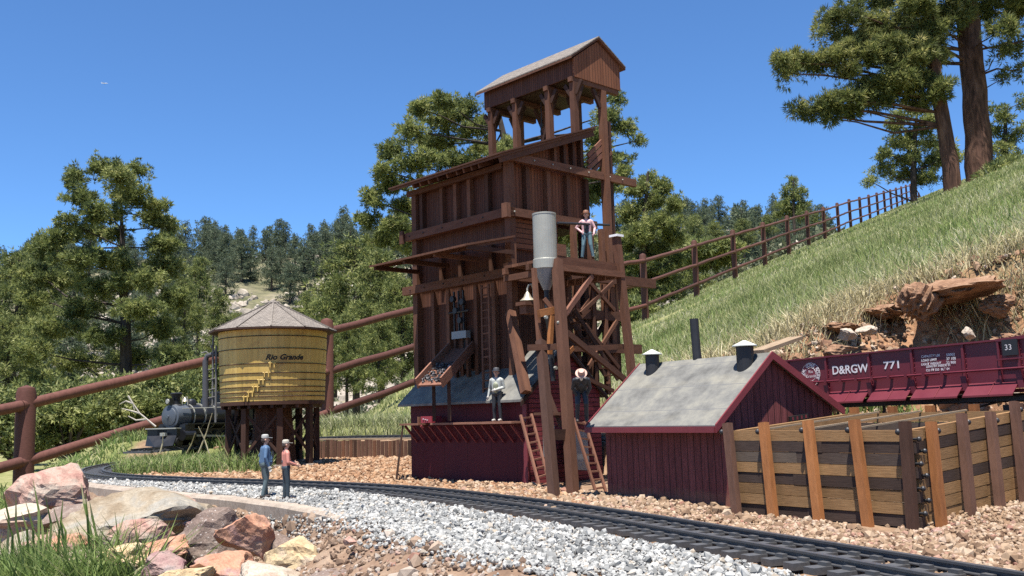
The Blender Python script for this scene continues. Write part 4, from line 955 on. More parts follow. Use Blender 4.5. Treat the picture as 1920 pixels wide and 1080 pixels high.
# ------------------------------------------------------------------ big red shed with the grey roof
BR, BD, BN = V((.2572, 1.19, 0)), V((.5506, -.8348, 0)), V((-.8348, -.5506, 0))
def B(d, n, z): return BR + BD * d + BN * n + EZ * z
ba = thing('storage_shed', 'big weathered red board shed with a pale grey roof and two roof vents', 'shed', B(-.12, -.1, 0))
nE, zE, nR, zR, nB, zB, dL, dR = .0266, .0985, -.0795, .1876, -.2126, .1132, -.246, .0085
sl, sr = (zR - zE) / (nE - nR), (zR - zB) / (nR - nB)
zL = lambda n: zR - (n - nR) * sl if n > nR else zR - (nR - n) * sr
th = .0042
wallT = zL(0) - th - .0008
mb = MB(); mb.prism([B(-.236, 0, -.012), B(0, 0, -.012), B(0, 0, wallT - .001), B(-.236, 0, wallT - .001)], BN * -.005); mb.build('front_wall', M['red'], ba)
for d_, ex in ((0.0002, -.005), (-.236, .005)):
    mb = MB(); mb.prism([B(d_, -.0053, -.012), B(d_, -.200, -.012), B(d_, -.200, zL(-.2) - th), B(d_, nR, zR - th * 1.2), B(d_, -.0053, zL(-.0053) - th)], BD * ex); mb.build('gable_wall', M['red'], ba)
mb = MB(); mb.prism([B(-.236, -.195, -.012), B(0, -.195, -.012), B(0, -.195, zL(-.195) - th), B(-.236, -.195, zL(-.195) - th)], BN * -.005); mb.build('back_wall', M['red'], ba)
for a, b in ((nE, nR), (nR, nB)):
    mb = MB(); mb.prism([B(dL, a, zL(a)), B(dR, a, zL(a)), B(dR, b, zL(b)), B(dL, b, zL(b))], -EZ * th); rf = mb.build('roof', M['roof'], ba)
    if a > 0:
        pl = (B(dL, a, zL(a)), (B(dR, a, zL(a)) - B(dL, a, zL(a))).cross(B(dL, b, zL(b)) - B(dL, a, zL(a))).normalized())
    for dd in (dR + .0004, dL - .0026):
        mb = MB(); mb.prism([B(dd, a + (.001 if a > 0 else 0), zL(a) - .009), B(dd, b, zL(b) - .009), B(dd, b, zL(b) + .0012), B(dd, a + (.001 if a > 0 else 0), zL(a) + .0012)], BD * .0022); mb.build('barge_board', M['red_trim'], ba)
mb = MB(); mb.beam(B(dL, nE + .0016, zE - .005), B(dR, nE + .0016, zE - .005), .0026, .0075); mb.build('fascia', M['red_trim'], ba)
for (px, pyb, pyt, r) in ((1224, 694, 664, .0100), (1398, 684, 648, .0112)):
    p = onpl(px, pyb, *pl); h = (pyb - pyt) / FPX * p.y
    mb = MB(); mb.lathe(p - EZ * .008, EZ, [(r, 0), (r, .008 + h)], 18); vb = mb.build('roof_vent', M['black'], ba, False)
    mb = MB(); mb.lathe(p + EZ * (h - .001), EZ, [(r * 1.42, 0), (r * 1.42, .0012), (r * .75, .0045), (r * .2, .0075), (.0001, .008)], 18); mb.build('cap', M['cap'], vb)
p = onpl(1308, 672, B(0, nR - .004, 0), BN); q = onpl(1301, 598, B(0, nR - .004, 0), BN)
mb = MB(); mb.cyl(p - EZ * .02, q, .0062, None, 14); mb.build('stove_pipe', M['black'], ba)
p, q = onpl(1480, 786, B(.0025, 0, 0), BD), onpl(1514, 780, B(.0025, 0, 0), BD)
mb = MB(); mb.beam(p, q, .003, .0065); vs = mb.build('vent_slot', M['ink'], ba)
for k in range(4):
    c_ = p.lerp(q, .14 + .24 * k); mb = MB(); mb.box(c_ + BD * .0018, BN * .0012, EZ * .0022, BD * .0005); mb.build('slat', M['red_trim'], vs)
mb = MB(); mb.beam(onz(1096, 792, .103) , onz(1150, 790, .103), .012, .003); mb.build('ledge', M['ladder'], ba)

# ------------------------------------------------------------------ timber bunker
CL, CR = V((.250, 1.1168, 0)), V((.3778, .941, 0)); CD = (CR - CL).normalized(); CP = V((-CD.y, CD.x, 0)); CLn = (CR - CL).length; DEP = .215
def Cc(a, b, z): return CL + CD * (a * CLn) + CP * (b * DEP) + EZ * (z + b * .014)
cr = thing('timber_bunker', 'open topped bunker of mixed brown planks with orange corner posts in the lower right', 'bunker', Cc(.5, .5, 0))
tones = [.74, .12, .30, .80, .05, .5, .68, .10]; hh = .0116
def plank_wall(name, p0, p1, thick, tn, ext=0.0, alt=0):
    mb = MB(); d = (p1 - p0).normalized()
    for k in range(8):
        z = .093 - k * hh - hh / 2; e0 = ext * (((k + alt) % 2) * 2 - 1) * .5 + .002; a, b = p0 + EZ * z - d * random.uniform(0, .001), p1 + EZ * z + d * e0
        nseg = 2; cuts = [0, random.uniform(.35, .65), 1]
        for s in range(nseg):
            r = min(1, max(0, tn[k] + random.uniform(-.07, .07))); w = random.uniform(-.0006, .0006); n_ = V((d.y, -d.x, 0)) * w
            mb.beam(a.lerp(b, cuts[s]) + n_, a.lerp(b, cuts[s + 1]) + n_, thick, hh - .0007, EZ, r)
    return mb.build(name, M['crib_plank'], cr)
plank_wall('front_wall', Cc(0, 0, 0), Cc(1, 0, 0), .006, tones, .010)
plank_wall('side_wall', Cc(1, .03, 0), Cc(1, 1.04, 0), .006, [.72, .1, .66, .75, .08, .7, .62, .85], .006, 1)
plank_wall('back_wall', Cc(0, 1, 0), Cc(1, 1, 0), .006, [.78, .2, .6, .3, .7, .2, .5, .4])
plank_wall('side_wall', Cc(0, .03, 0), Cc(0, .97, 0), .006, [.78, .3, .6, .1, .7, .2, .5, .4])
mb = MB()
for k in range(8):
    z = .093 - k * hh - hh / 2; d_ = CP if k % 2 else CD
    mb.box(Cc(1, 0, z) + CD * .0048 + CP * (-.001 if k % 2 else .004), CP * .004, CD * (.007 if k % 2 == 0 else .005), EZ * (hh * .42), [.62, .02, .5, .04, .55, .03, .6, .05][k])
mb.build('plank_end', M['crib_plank'], cr)
fp = [onpl(x, y, CL + CP * -.0075, CP) for x, y in ((1364, 800), (1432, 799), (1515, 796), (1602, 795), (1697, 798))]
fb = [onpl(x, y, CL + CP * -.0155, CP) for x, y in ((1381, 958), (1450, 967), (1536, 976), (1628, 986), (1712, 992))]
for i in range(5):
    bar('post', ['crib_brown', 'orange', 'orange', 'orange', 'brown_dark'][i], cr, fb[i] - EZ * .004, fp[i] + EZ * .004, .0094, .0074, CP)
    mb = MB(); c_ = fp[i] - EZ * .006 - CP * .003 - CD * .007; mb.ball(c_ + CD * .001, .0032, 8, 6); mb.cyl(c_ - CP * .001, c_ + CP * .008, .0016, None, 6); mb.build('bolt', M['black'], cr)
sp_t = [onpl(x, y, CR + CD * .0085, CD) for x, y in ((1746, 797), (1803, 781), (1857, 778), (1902, 758))]
sp_b = [onpl(x, y, CR + CD * .0165, CD) for x, y in ((1766, 985), (1822, 973), (1876, 953), (1922, 936))]
for i in range(4):
    bar('post', ['orange', 'crib_brown', 'crib_brown', 'crib_brown'][i], cr, sp_b[i] - EZ * .004, sp_t[i] + EZ * .003, .0094, .0074, CD)
    mb = MB(); c_ = sp_t[i] - EZ * .006 + CD * .002 + CP * .008; mb.ball(c_, .0030, 8, 6); mb.cyl(c_, c_ - CD * .008, .0015, None, 6); mb.build('bolt', M['black'], cr)
for k in range(7):
    c_ = Cc(1, 0, .084 - k * hh) + CD * .0135 + CP * (.006 if k % 2 else -.002); mb = MB(); mb.ball(c_, .0026, 8, 6); mb.cyl(c_, c_ - CD * .006, .0014, None, 6); mb.build('bolt', M['black'], cr)
for f in (.02, .27, .5, .75, .98): bar('post', 'orange' if f < .9 else 'crib_brown', cr, Cc(f, 1.05, 0), Cc(f, 1.05, .1), .009, .008, CP)
for f in (.22, .48, .74): bar('tie_rod', 'board_pale', cr, Cc(f, .01, .0945), Cc(f, .99, .0945), .0022, .0018)

# ------------------------------------------------------------------ maroon gondola wagon
GD = V((.52, -.854, 0)).normalized(); GN = V((GD.y, -GD.x, 0)); G0 = V((.426, 1.42, 0))
def G(a, n, z): return G0 + GD * a + GN * n + EZ * (z + a * .012)
def Gp(x, y, n=0.0): return onpl(x, y, G0 + GN * n, GN)
def Ga(x, y, n=0.0): return (Gp(x, y, n) - G0).dot(GD)
go = thing('gondola_wagon', 'maroon drop bottom railway wagon with white lettering behind the timber bunker', 'railway wagon', G(.16, -.03, .09))
zt, zb = .1855, .130; ribs = [Ga(1551, 700), Ga(1632, 700), Ga(1712, 690), Ga(1808, 680), Ga(1873, 680)]
pw = (ribs[3] - ribs[0]) / 3; a0 = ribs[0] - 2.6 * pw; a1 = ribs[3] + 1.72 * pw
for n_, nm in ((0, 1), (-.108, -1)):
    mb = MB(); mb.prism([G(a0, n_, zb), G(a1, n_, zb), G(a1, n_, zt), G(a0, n_, zt)], GN * (-.002 * nm)); mb.build('side_panel', M['gondola'], go)
for a in (a0, a1):
    mb = MB(); mb.prism([G(a, -.0022, zb), G(a, -.1058, zb), G(a, -.1058, zt), G(a, -.0022, zt)], GD * (.002 if a < 0 else -.002)); mb.build('end_panel', M['gondola'], go)
mb = MB(); mb.beam(G(a0, 0.001, zt + .001), G(a1, .001, zt + .001), .005, .0022); mb.beam(G(a0, -.109, zt + .001), G(a1, -.109, zt + .001), .005, .0022); mb.build('top_rim', M['gondola'], go)
mb = MB(); mb.box(G((a0 + a1) / 2, -.054, .128), GD * ((a1 - a0) / 2 - .003), GN * .050, EZ * .002); mb.build('floor', M['gondola'], go)
rl = [ribs[0] - pw * k for k in (2, 1)] + ribs[:4] + [ribs[3] + pw]
for a in rl:
    mb = MB(); mb.box(G(a, .0012, (zb + zt) / 2), EZ * ((zt - zb) / 2), GD * .0016, GN * .0014)
    for k in range(9): mb.ball(G(a + .0030, .0008, zb + .006 + k * .0062), .00085, 6, 4)
    mb.build('side_rib', M['gondola'], go)
    mb = MB(); mb.prism([G(a - .004, .0028, .146), G(a + .0035, .0028, .146), G(a + .0055, .0028, .128), G(a - .0015, .0028, .128)], GN * .0025); mb.build('hinge_block', M['gondola'], go)
for k in range(len(rl) - 1):
    a, b = rl[k] + .0045, rl[k + 1] - .003
    mb = MB(); mb.prism([G(a, .0005, .1365), G(b, .0005, .1365), G(b, .0165, .1215), G(a, .0165, .1215)], EZ * -.0012); dk = mb.build('drop_door', M['gondola'], go)
    mb = MB(); mb.beam(G((a + b) / 2 + .002, .001, .1369), G((a + b) / 2 + .002, .0163, .1222), .0008, .0006); mb.beam(G(a, .0168, .1205), G(b, .0168, .1205), .0014, .0022); mb.build('door_edge', M['red_trim'], dk)
mb = MB(); mb.tube([G(a0 + .02, .007, .1515), G(a1 - .004, .007, .1515)], .0013, 8); hr = mb.build('operating_rod', M['gondola'], go, True)
for k in range(14):
    a = a0 + .03 + k * .0265; mb = MB(); mb.box(G(a, .0045, .1515), GD * .0018, GN * .0046, EZ * .0022); mb.build('rod_bracket', M['gondola'], hr)
mb = MB(); mb.box(G((a0 + a1) / 2, -.054, .1195), GD * ((a1 - a0) / 2 - .004), GN * .012, EZ * .0055); mb.beam(G(a0 + .005, -.004, .1165), G(a1 - .003, -.004, .1165), .006, .006); mb.build('underframe', M['black'], go)
mb = MB(); s_ = [G(a0 + .09, -.02, .114), G(a0 + .16, -.02, .100), G(a1 - .16, -.02, .100), G(a1 - .09, -.02, .114)]; mb.tube(s_, .0014, 6)
for f in (.35, .5, .65): mb.cyl(G(a0 + (a1 - a0) * f, -.02, .100), G(a0 + (a1 - a0) * f, -.02, .116), .002, None, 6)
mb.build('truss_rod', M['black'], go)
for ac in (a0 + .07, a1 - .075):
    mb = MB()
    for s in (-.078, -.030):
        mb.beam(G(ac - .03, s, .092), G(ac + .03, s, .092), .005, .009); mb.beam(G(ac - .02, s, .103), G(ac + .02, s, .103), .005, .006); mb.box(G(ac, s, .098), GD * .008, GN * .003, EZ * .010)
    mb.box(G(ac, -.054, .104), GD * .009, GN * .045, EZ * .005); tk = mb.build('bogie', M['black'], go)
    for da in (-.022, .022):
        mb = MB()
        for s in (-.078, -.030): mb.lathe(G(ac + da, s - .0045, .0865), GN, [(.0155, 0), (.0155, .0015), (.0135, .002), (.0135, .006), (.006, .008), (.006, .010)], 18)
        mb.cyl(G(ac + da, -.078, .0865), G(ac + da, -.03, .0865), .0022); mb.build('wheelset', M['rail'], tk)
# brake platform, plate and steps at the near end
mb = MB(); mb.beam(G(ribs[4], .0018, .186), G(a1, .0018, .189), .003, .004); mb.beam(G(ribs[4], .006, .163), G(a1, .006, .163), .002, .0016); mb.box(G(ribs[4] + .002, .002, .158), EZ * .03, GD * .0012, GN * .0012); mb.build('end_frame', M['gondola'], go)
mb = MB(); mb.box(G(ribs[4] + .018, .0032, .1765), GD * .0095, GN * .0014, EZ * .0095); bp = mb.build('number_plate', M['black'], go)
mb = MB(); mb.tube([G(a1 - .022, .004, .128), G(a1 - .022, .006, .108), G(a1 - .006, .006, .108), G(a1 - .006, .004, .128)], .0012, 6); mb.build('step', M['black'], go)
def gon_text(nm, s, size, a, z, **kw):
    par = kw.pop('par', go); n_ = kw.pop('n', .0006)
    return lettering(nm, s, size, lambda x, y: G(a + x, n_, z + y), M['letter'], par, **kw)
def gat(x, y): p = Gp(x, y); a = (p - G0).dot(GD); return a, p.z - a * .012
a_, z_ = gat(1561, 702); gon_text('railroad_lettering', 'D&RGW', .0165, a_, z_, bold=.00035, aspect=1.0)
a_, z_ = gat(1657, 692); gon_text('number_lettering', '771', .0140, a_, z_, bold=.0003, aspect=1.35)
for i, (s, dx) in enumerate((('CAPACITY LBS', 0), ('LOAD LIMIT', 0), ('LIGHT WEIGHT', 0))):
    a_, z_ = gat(1728, 671 + i * 7.2); gon_text('data_lettering', s, .0042, a_, z_, bold=.0001)
for i, s in enumerate(('50000', '37 100', '22 900')):
    a_, z_ = gat(1775, 668 + i * 7.4); gon_text('data_lettering', s, .0048, a_, z_, bold=.0001)
for i, s in enumerate(('LENGTH INSIDE 31', 'CU FT 550  BLT 04')):
    a_, z_ = gat(1737, 689.5 + i * 7); gon_text('data_lettering', s, .0042, a_, z_, bold=.0001)
gon_text('plate_lettering', '33', .0095, ribs[4] + .0115, .1735, par=bp, n=.0048)
ha, hz_ = gat(1521, 702)
mb = MB(); mb.prism([G(ha + math.cos(t) * .0172, .0004, hz_ + math.sin(t) * .0172) for t in np.linspace(0, 2 * math.pi, 36, endpoint=False)], GN * .0002); em = mb.build('emblem', plain('emblem_maroon', (.17, .03, .045), .6), go)
for i, chs in enumerate('ROYAL GORGE ROUTE'):
    th_ = math.radians(205 - i * 14.5)
    if chs != ' ': lettering('emblem_letter', chs, .0066, lambda x, y, t=th_: G(ha + math.cos(t) * .0135 + (x - .002) * math.sin(t) + (y - .002) * math.cos(t), .0010, hz_ + math.sin(t) * .0135 - (x - .002) * math.cos(t) + (y - .002) * math.sin(t)), M['letter'], em, bold=.0002)
for i, s in enumerate(('Rio', 'Grande')): lettering('emblem_letter', s, .0062, lambda x, y, k=i: G(ha - (.004 if k == 0 else .009) + x, .0010, hz_ + .002 - k * .0065 + y), M['letter'], em)
mb = MB()
for r_ in (.0170, .0096): mb.tube([G(ha + math.cos(t) * r_, .0008, hz_ + math.sin(t) * r_) for t in np.linspace(0, 2 * math.pi, 30)], .0003, 4)
mb.build('emblem_ring', M['letter'], em)
bd = MB(); bd.beam(onpl(1418, 660, V((0, 1.62, 0)), V((0, 1, 0))), onpl(1492, 634, V((0, 1.72, 0)), V((0, 1, 0))), .03, .006); tag(bd.build('wooden_board', M['board_pale'], origin=at(1455, 648, 1.66)), 'pale weathered board lying on the grass behind the shed roof', 'board')
# ------------------------------------------------------------------ water tower
WC = at(512, 800, 2.42); WC.z = 0.0
wz = .012
wt = thing('water_tower', 'ochre round wooden water tank with shingled roof on dark timber legs beside the track', 'water tower', tuple(WC))
mb = MB(); mb.lathe(WC, EZ, [(.127, .167), (.1340, .350)], 64, None); mb.build('tank', M['tank'], wt)
mb = MB(); mb.lathe(WC, EZ, [(.128, .158), (.128, .1665)], 48); mb.build('tank_floor', M['brown_dark'], wt)
def trad(z): return .127 + (z - .167) / (.183) * .007
for i, z in enumerate((.1775, .188, .2005, .2165, .2335, .256, .292, .322)):
    mb = MB(); r = trad(z) + .0008
    ring = [WC + V((math.cos(t) * r, math.sin(t) * r, z)) for t in np.linspace(0, 2 * math.pi, 73)]
    mb.tube(ring, .0011, 6); hp = mb.build('hoop', M['ink'] if i > 5 else M['brown_dark'], wt)
    if i < 6:
        t = math.radians(-90 - 15 + i * 5.6); d = V((math.cos(t), math.sin(t), 0)); tn = V((-d.y, d.x, 0)); p = WC + d * (r + .0014) + EZ * z
        mb = MB()
        for s in (-1, 1): mb.box(p + tn * (s * .0048) - EZ * .003, EZ * .0075, tn * .0013, d * .0016)
        mb.cyl(p - tn * .009, p + tn * .009, .0016, None, 6); mb.build('lug', M['tank'], hp)
n12 = 12
ro = [WC + V((math.cos(t) * .158, math.sin(t) * .158, .3425)) for t in np.radians(np.arange(n12) * 30 - 90 + 12)]
apx = WC + EZ * .4205
mb = MB()
for k in range(n12):
    a, b = ro[k], ro[(k + 1) % n12]; ta, tb = apx + (a - apx) * .07, apx + (b - apx) * .07; mb.quad(a, b, tb, ta)
rfw = mb.build('roof', M['shingle'], wt)
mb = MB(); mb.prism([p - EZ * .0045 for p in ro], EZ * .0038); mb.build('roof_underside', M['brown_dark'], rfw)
mb = MB()
for k in range(n12): mb.beam(ro[k] + EZ * .0012, apx + (ro[k] - apx) * .06 + EZ * .0015, .0035, .002)
mb.build('ridge_strip', M['shingle'], rfw)
mb = MB(); mb.lathe(apx - EZ * .010, EZ, [(.016, 0), (.016, .006), (.013, .009), (.002, .012)], 12); mb.build('finial', M['shingle'], rfw)
legs = []
for k in range(8):
    t = math.radians(-90 + 22 + k * 45); r = .108; p = WC + V((math.cos(t) * r, math.sin(t) * r, 0)); legs.append(p); z0 = hz(p.x, p.y)
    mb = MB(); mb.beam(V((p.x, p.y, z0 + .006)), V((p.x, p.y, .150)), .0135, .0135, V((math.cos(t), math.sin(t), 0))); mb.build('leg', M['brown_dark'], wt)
    mb = MB(); mb.box(V((p.x, p.y, z0 + .001)), V((.012, 0, 0)), V((0, .012, 0)), EZ * .0055); mb.build('footing', M['concrete'], wt)
for k in range(8):
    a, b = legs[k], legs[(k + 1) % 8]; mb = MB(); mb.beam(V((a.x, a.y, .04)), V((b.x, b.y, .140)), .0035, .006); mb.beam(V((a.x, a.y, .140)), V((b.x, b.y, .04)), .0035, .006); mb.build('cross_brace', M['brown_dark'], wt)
mb = MB()
for k in range(-4, 5): mb.beam(WC + V((k * .027, -math.sqrt(max(.0001, .125 ** 2 - (k * .027) ** 2)), .154)), WC + V((k * .027, math.sqrt(max(.0001, .125 ** 2 - (k * .027) ** 2)), .154)), .007, .008)
mb.build('floor_joist', M['brown_dark'], wt)
mb = MB(); mb.lathe(WC, EZ, [(.060, .005), (.046, .150)], 8); mb.build('riser_box', M['board_brown'], wt)
mb = MB(); mb.beam(WC + V((.012, -.062, .01)), WC + V((.006, -.056, .10)), .012, .006); mb.build('riser_door', M['crib_brown'], wt)
mb = MB(); mb.lathe(WC - EZ * .02, EZ, [(.15, 0), (.15, .026)], 40); mb.build('concrete_base', M['concrete'], wt)
# spout and its hanger on the left
sp = WC + V((-.146, -.015, 0))
mb = MB(); mb.cyl(sp + V((-.018, 0, .158)), sp + V((-.020, 0, .275)), .0085, .0070, 14); mb.tube([sp + V((-.020, 0, .272)), sp + V((-.016, 0, .285)), sp + V((.0, .0, .29)), sp + V((.03, .004, .286))], .0065, 10); mb.build('spout', plain('dark_spout_iron', (.06, .06, .065), .5), wt, True)
mb = MB(); mb.tube([sp + V((.0, -.004, .16)), sp + V((.0, -.004, .345))], .0024, 8); mb.tube([sp + V((.010, -.010, .12)), sp + V((.010, -.010, .31))], .0028, 8); mb.tube([sp + V((-.03, 0, .293)), sp + V((-.018, 0, .296)), sp + V((-.010, -.002, .288)), sp + V((.01, -.008, .30))], .0020, 6)
for z in (.18, .20, .225, .25): mb.tube([sp + V((-.012, -.003, z)), sp + V((.012, -.010, z + .004))], .0013, 6)
mb.cyl(sp + V((-.002, -.006, .305)), sp + V((-.002, -.006, .312)), .004, None, 8); mb.build('spout_hanger', plain('dull_iron', (.13, .125, .115), .55), wt)
def on_tank(ang0, z0):
    def f(x, y):
        z = z0 + y; r = trad(z) + .0006; t = ang0 + x / r; return WC + V((math.cos(t) * r, math.sin(t) * r, z))
    return f
lettering('tank_lettering', 'Rio Grande', .0180, on_tank(math.radians(-90 + 6), .2645), M['ink'], wt, shear=.35, bold=.0006, aspect=1.08)

# ------------------------------------------------------------------ locomotive
LF = V((-.95, 2.62, .056)); LD = V((.44, .90, 0)).normalized(); LS = V((LD.y, -LD.x, 0))
def L(a, s, z): return LF + LD * a + LS * s + EZ * z
lo = thing('steam_locomotive', 'small black steam locomotive coming round the bend behind the tall weeds', 'locomotive', L(.15, 0, 0))
def lath(nm, mat, p, ax, prof, n=20, par=None, smooth=True):
    mb = MB(); mb.lathe(p, ax, prof, n); return mb.build(nm, mat, par or lo, smooth)
Mb = plain('gloss_black_paint', (.014, .0145, .017), .42, .1, .3, 60, .4); Mg = plain('graphite_smokebox', (.085, .098, .115), .5, .3, .15, 80)
lath('boiler', Mb, L(.065, 0, .083), LD, [(.033, 0), (.033, .06), (.034, .061), (.037, .16), (.037, .23)], 26)
sm = lath('smokebox', Mg, L(.018, 0, .083), LD, [(.028, -.001), (.0315, 0), (.0325, .002), (.0325, .047)], 26)
lath('smokebox_door', Mg, L(.0165, 0, .083), -LD, [(.025, -.001), (.024, .002), (.014, .005), (.004, .0062), (.0038, .009), (.0001, .009)], 22, sm)
for a in (.075, .115, .155, .2): lath('boiler_band', M['silver'], L(a, 0, .083), LD, [(.0345 + .0035 * min(1, max(0, (a - .065) / .1)), 0), (.0345 + .0035 * min(1, max(0, (a - .065) / .1)), .003)], 26)
lath('chimney', M['black'], L(.04, 0, .112), EZ, [(.016, 0), (.0115, .004), (.0105, .020), (.0155, .030), (.0165, .034), (.012, .036)], 18)
hl = MB(); hl.box(L(.016, 0, .124), LD * .007, LS * .008, EZ * .008); hl = hl.build('headlight', M['black'], lo); lath('lens', M['silver'], L(.0085, 0, .124), -LD, [(.0068, 0), (.006, .002), (.0001, .0022)], 16, hl)
lath('sand_dome', Mb, L(.095, 0, .110), EZ, [(.0145, 0), (.014, .013), (.010, .019), (.003, .021), (.0001, .0212)], 18)
lath('steam_dome', Mb, L(.155, 0, .112), EZ, [(.017, 0), (.0165, .016), (.012, .024), (.003, .027), (.0001, .0272)], 18)
be = MB(); be.lathe(L(.072, 0, .124), EZ, [(.0082, 0), (.006, .004), (.0038, .009), (.001, .011)], 14); be.tube([L(.072, -.010, .113), L(.072, -.010, .136), L(.072, .010, .136), L(.072, .010, .113)], .0012, 6); be.build('bell', M['brass'], lo, True)
mb = MB(); mb.box(L(.262, 0, .100), LD * .034, LS * .046, EZ * .048); cab = mb.build('cab', Mb, lo)
mb = MB(); mb.box(L(.262, 0, .151), LD * .042, LS * .051, EZ * .003); mb.build('cab_roof', M['black'], cab)
for s in (-1, 1):
    mb = MB(); mb.box(L(.262, s * .0465, .118), LD * .017, EZ * .014, LS * .0008); mb.build('cab_window', M['ink'], cab)
    mb = MB(); mb.box(L(.15, s * .040, .062), LD * .118, LS * .011, EZ * .0018); mb.build('running_board', Mb, lo)
    mb = MB(); mb.cyl(L(.022, s * .040, .032), L(.062, s * .040, .032), .0145, None, 18); mb.box(L(.042, s * .038, .052), LD * .017, LS * .011, EZ * .009); mb.build('cylinder', Mb, lo, False)
    mb = MB(); mb.tube([L(.03, s * .033, .104), L(.24, s * .040, .107)], .0013, 6); mb.build('handrail', M['silver'], lo)
    mb = MB(); mb.beam(L(.064, s * .046, .030), L(.20, s * .046, .024), .003, .005); mb.build('side_rod', M['silver'], lo)
    for a in (.095, .135, .175, .215): lath('driving_wheel', M['black'], L(a, s * .0235 - .003 * s, .022), LS * s, [(.021, 0), (.021, .002), (.019, .0025), (.019, .007), (.015, .0072), (.015, .005), (.005, .005), (.005, .009)], 22)
    lath('pilot_wheel', M['black'], L(.028, s * .0235 - .003 * s, .0135), LS * s, [(.0125, 0), (.0125, .006), (.004, .007)], 16)
mb = MB(); mb.box(L(-.004, 0, .040), LS * .054, LD * .006, EZ * .0095); pbm = mb.build('pilot_beam', Mb, lo)
mb = MB(); mb.box(L(-.006, 0, .0515), LS * .056, LD * .010, EZ * .0015); mb.build('step_edge', M['silver'], pbm)
mb = MB(); mb.prism([L(-.010, -.054, .034), L(-.010, .054, .034), L(-.020, .050, .006), L(-.034, 0, .003), L(-.020, -.050, .006)], LD * .004); mb.build('snow_plough', M['black'], lo)
mb = MB(); mb.box(L(-.014, .012, .036), LS * .009, LD * .006, EZ * .0045); mb.build('coupler', M['silver'], lo)
mb = MB(); mb.box(L(.14, 0, .036), LD * .15, LS * .018, EZ * .012); mb.build('frame', M['black'], lo)
tn_ = thing('tender', 'black tender coupled behind the small locomotive', 'tender', L(.38, 0, 0))
mb = MB(); mb.box(L(.385, 0, .078), LD * .072, LS * .045, EZ * .036); mb.build('tender_body', Mb, tn_)
mb = MB(); mb.box(L(.385, 0, .034), LD * .074, LS * .046, EZ * .006); mb.build('tender_frame', M['black'], tn_)
for a in (.335, .365, .405, .435):
    mb = MB()
    for s in (-1, 1): mb.lathe(L(a, s * .0235 - .003 * s, .0145), LS * s, [(.0140, 0), (.0125, .006), (.004, .008)], 16)
    mb.build('wheelset', M['black'], tn_)

# stake wall under the upper track
sw = thing('stake_wall', 'low retaining wall of short brown upright stakes below the upper track', 'retaining wall', at(690, 845, 2.62))
pts = [at(x, 838, 1) for x in (604, 776)]
for k in range(25):
    px = 600 + k * 7.3; Yk = 2.735 - (px - 600) / 180 * .13
    b, t = at(px, 851 + random.uniform(-2, 2), Yk), at(px, 826 + random.uniform(-1.5, 1.5), Yk)
    mb = MB(); mb.beam(b - EZ * .02, t, .0088, .010, V((0, 1, 0))); mb.build('stake', M[random.choice(('crib_brown', 'crib_brown', 'brown_dark', 'brown'))] if k % 5 else M['crib_brown'], sw)
mb = MB(); mb.beam(at(596, 824, 2.745), at(778, 822, 2.61), .012, .004); mb.build('cap_plank', M['board_pale'], sw)

# ------------------------------------------------------------------ figurines
def capsule(mb, a, b, ra, rb, n=14):
    a, b = V(a), V(b); d = b - a; Ln = d.length
    if Ln < 1e-5: mb.ball(a, ra, n, 8); return
    prof = [(max(1e-4, ra * math.cos(t)), ra * math.sin(t)) for t in np.linspace(-math.pi / 2, 0, 5)] + [(max(1e-4, rb * math.cos(t)), Ln + rb * math.sin(t)) for t in np.linspace(0, math.pi / 2, 5)]
    mb.lathe(a, d, prof, n, cap=True)
PM = {k: plain('figure_' + k, c, .55, 0, .16, 500) for k, c in dict(skin=(.50, .29, .20), denim=(.035, .05, .06), blue=(.07, .125, .21), greenblue=(.085, .115, .12), pink=(.50, .20, .15), palepink=(.56, .34, .33), white=(.36, .37, .34), dark=(.022, .024, .028), boot=(.045, .032, .026), glove=(.42, .40, .36), hatgrey=(.36, .355, .33), hattan=(.45, .41, .33), hatdark=(.05, .05, .055), felt=(.42, .24, .18), vest=(.20, .21, .14), teal=(.10, .17, .19), brownhat=(.20, .09, .05), beard=(.62, .60, .56)).items()}
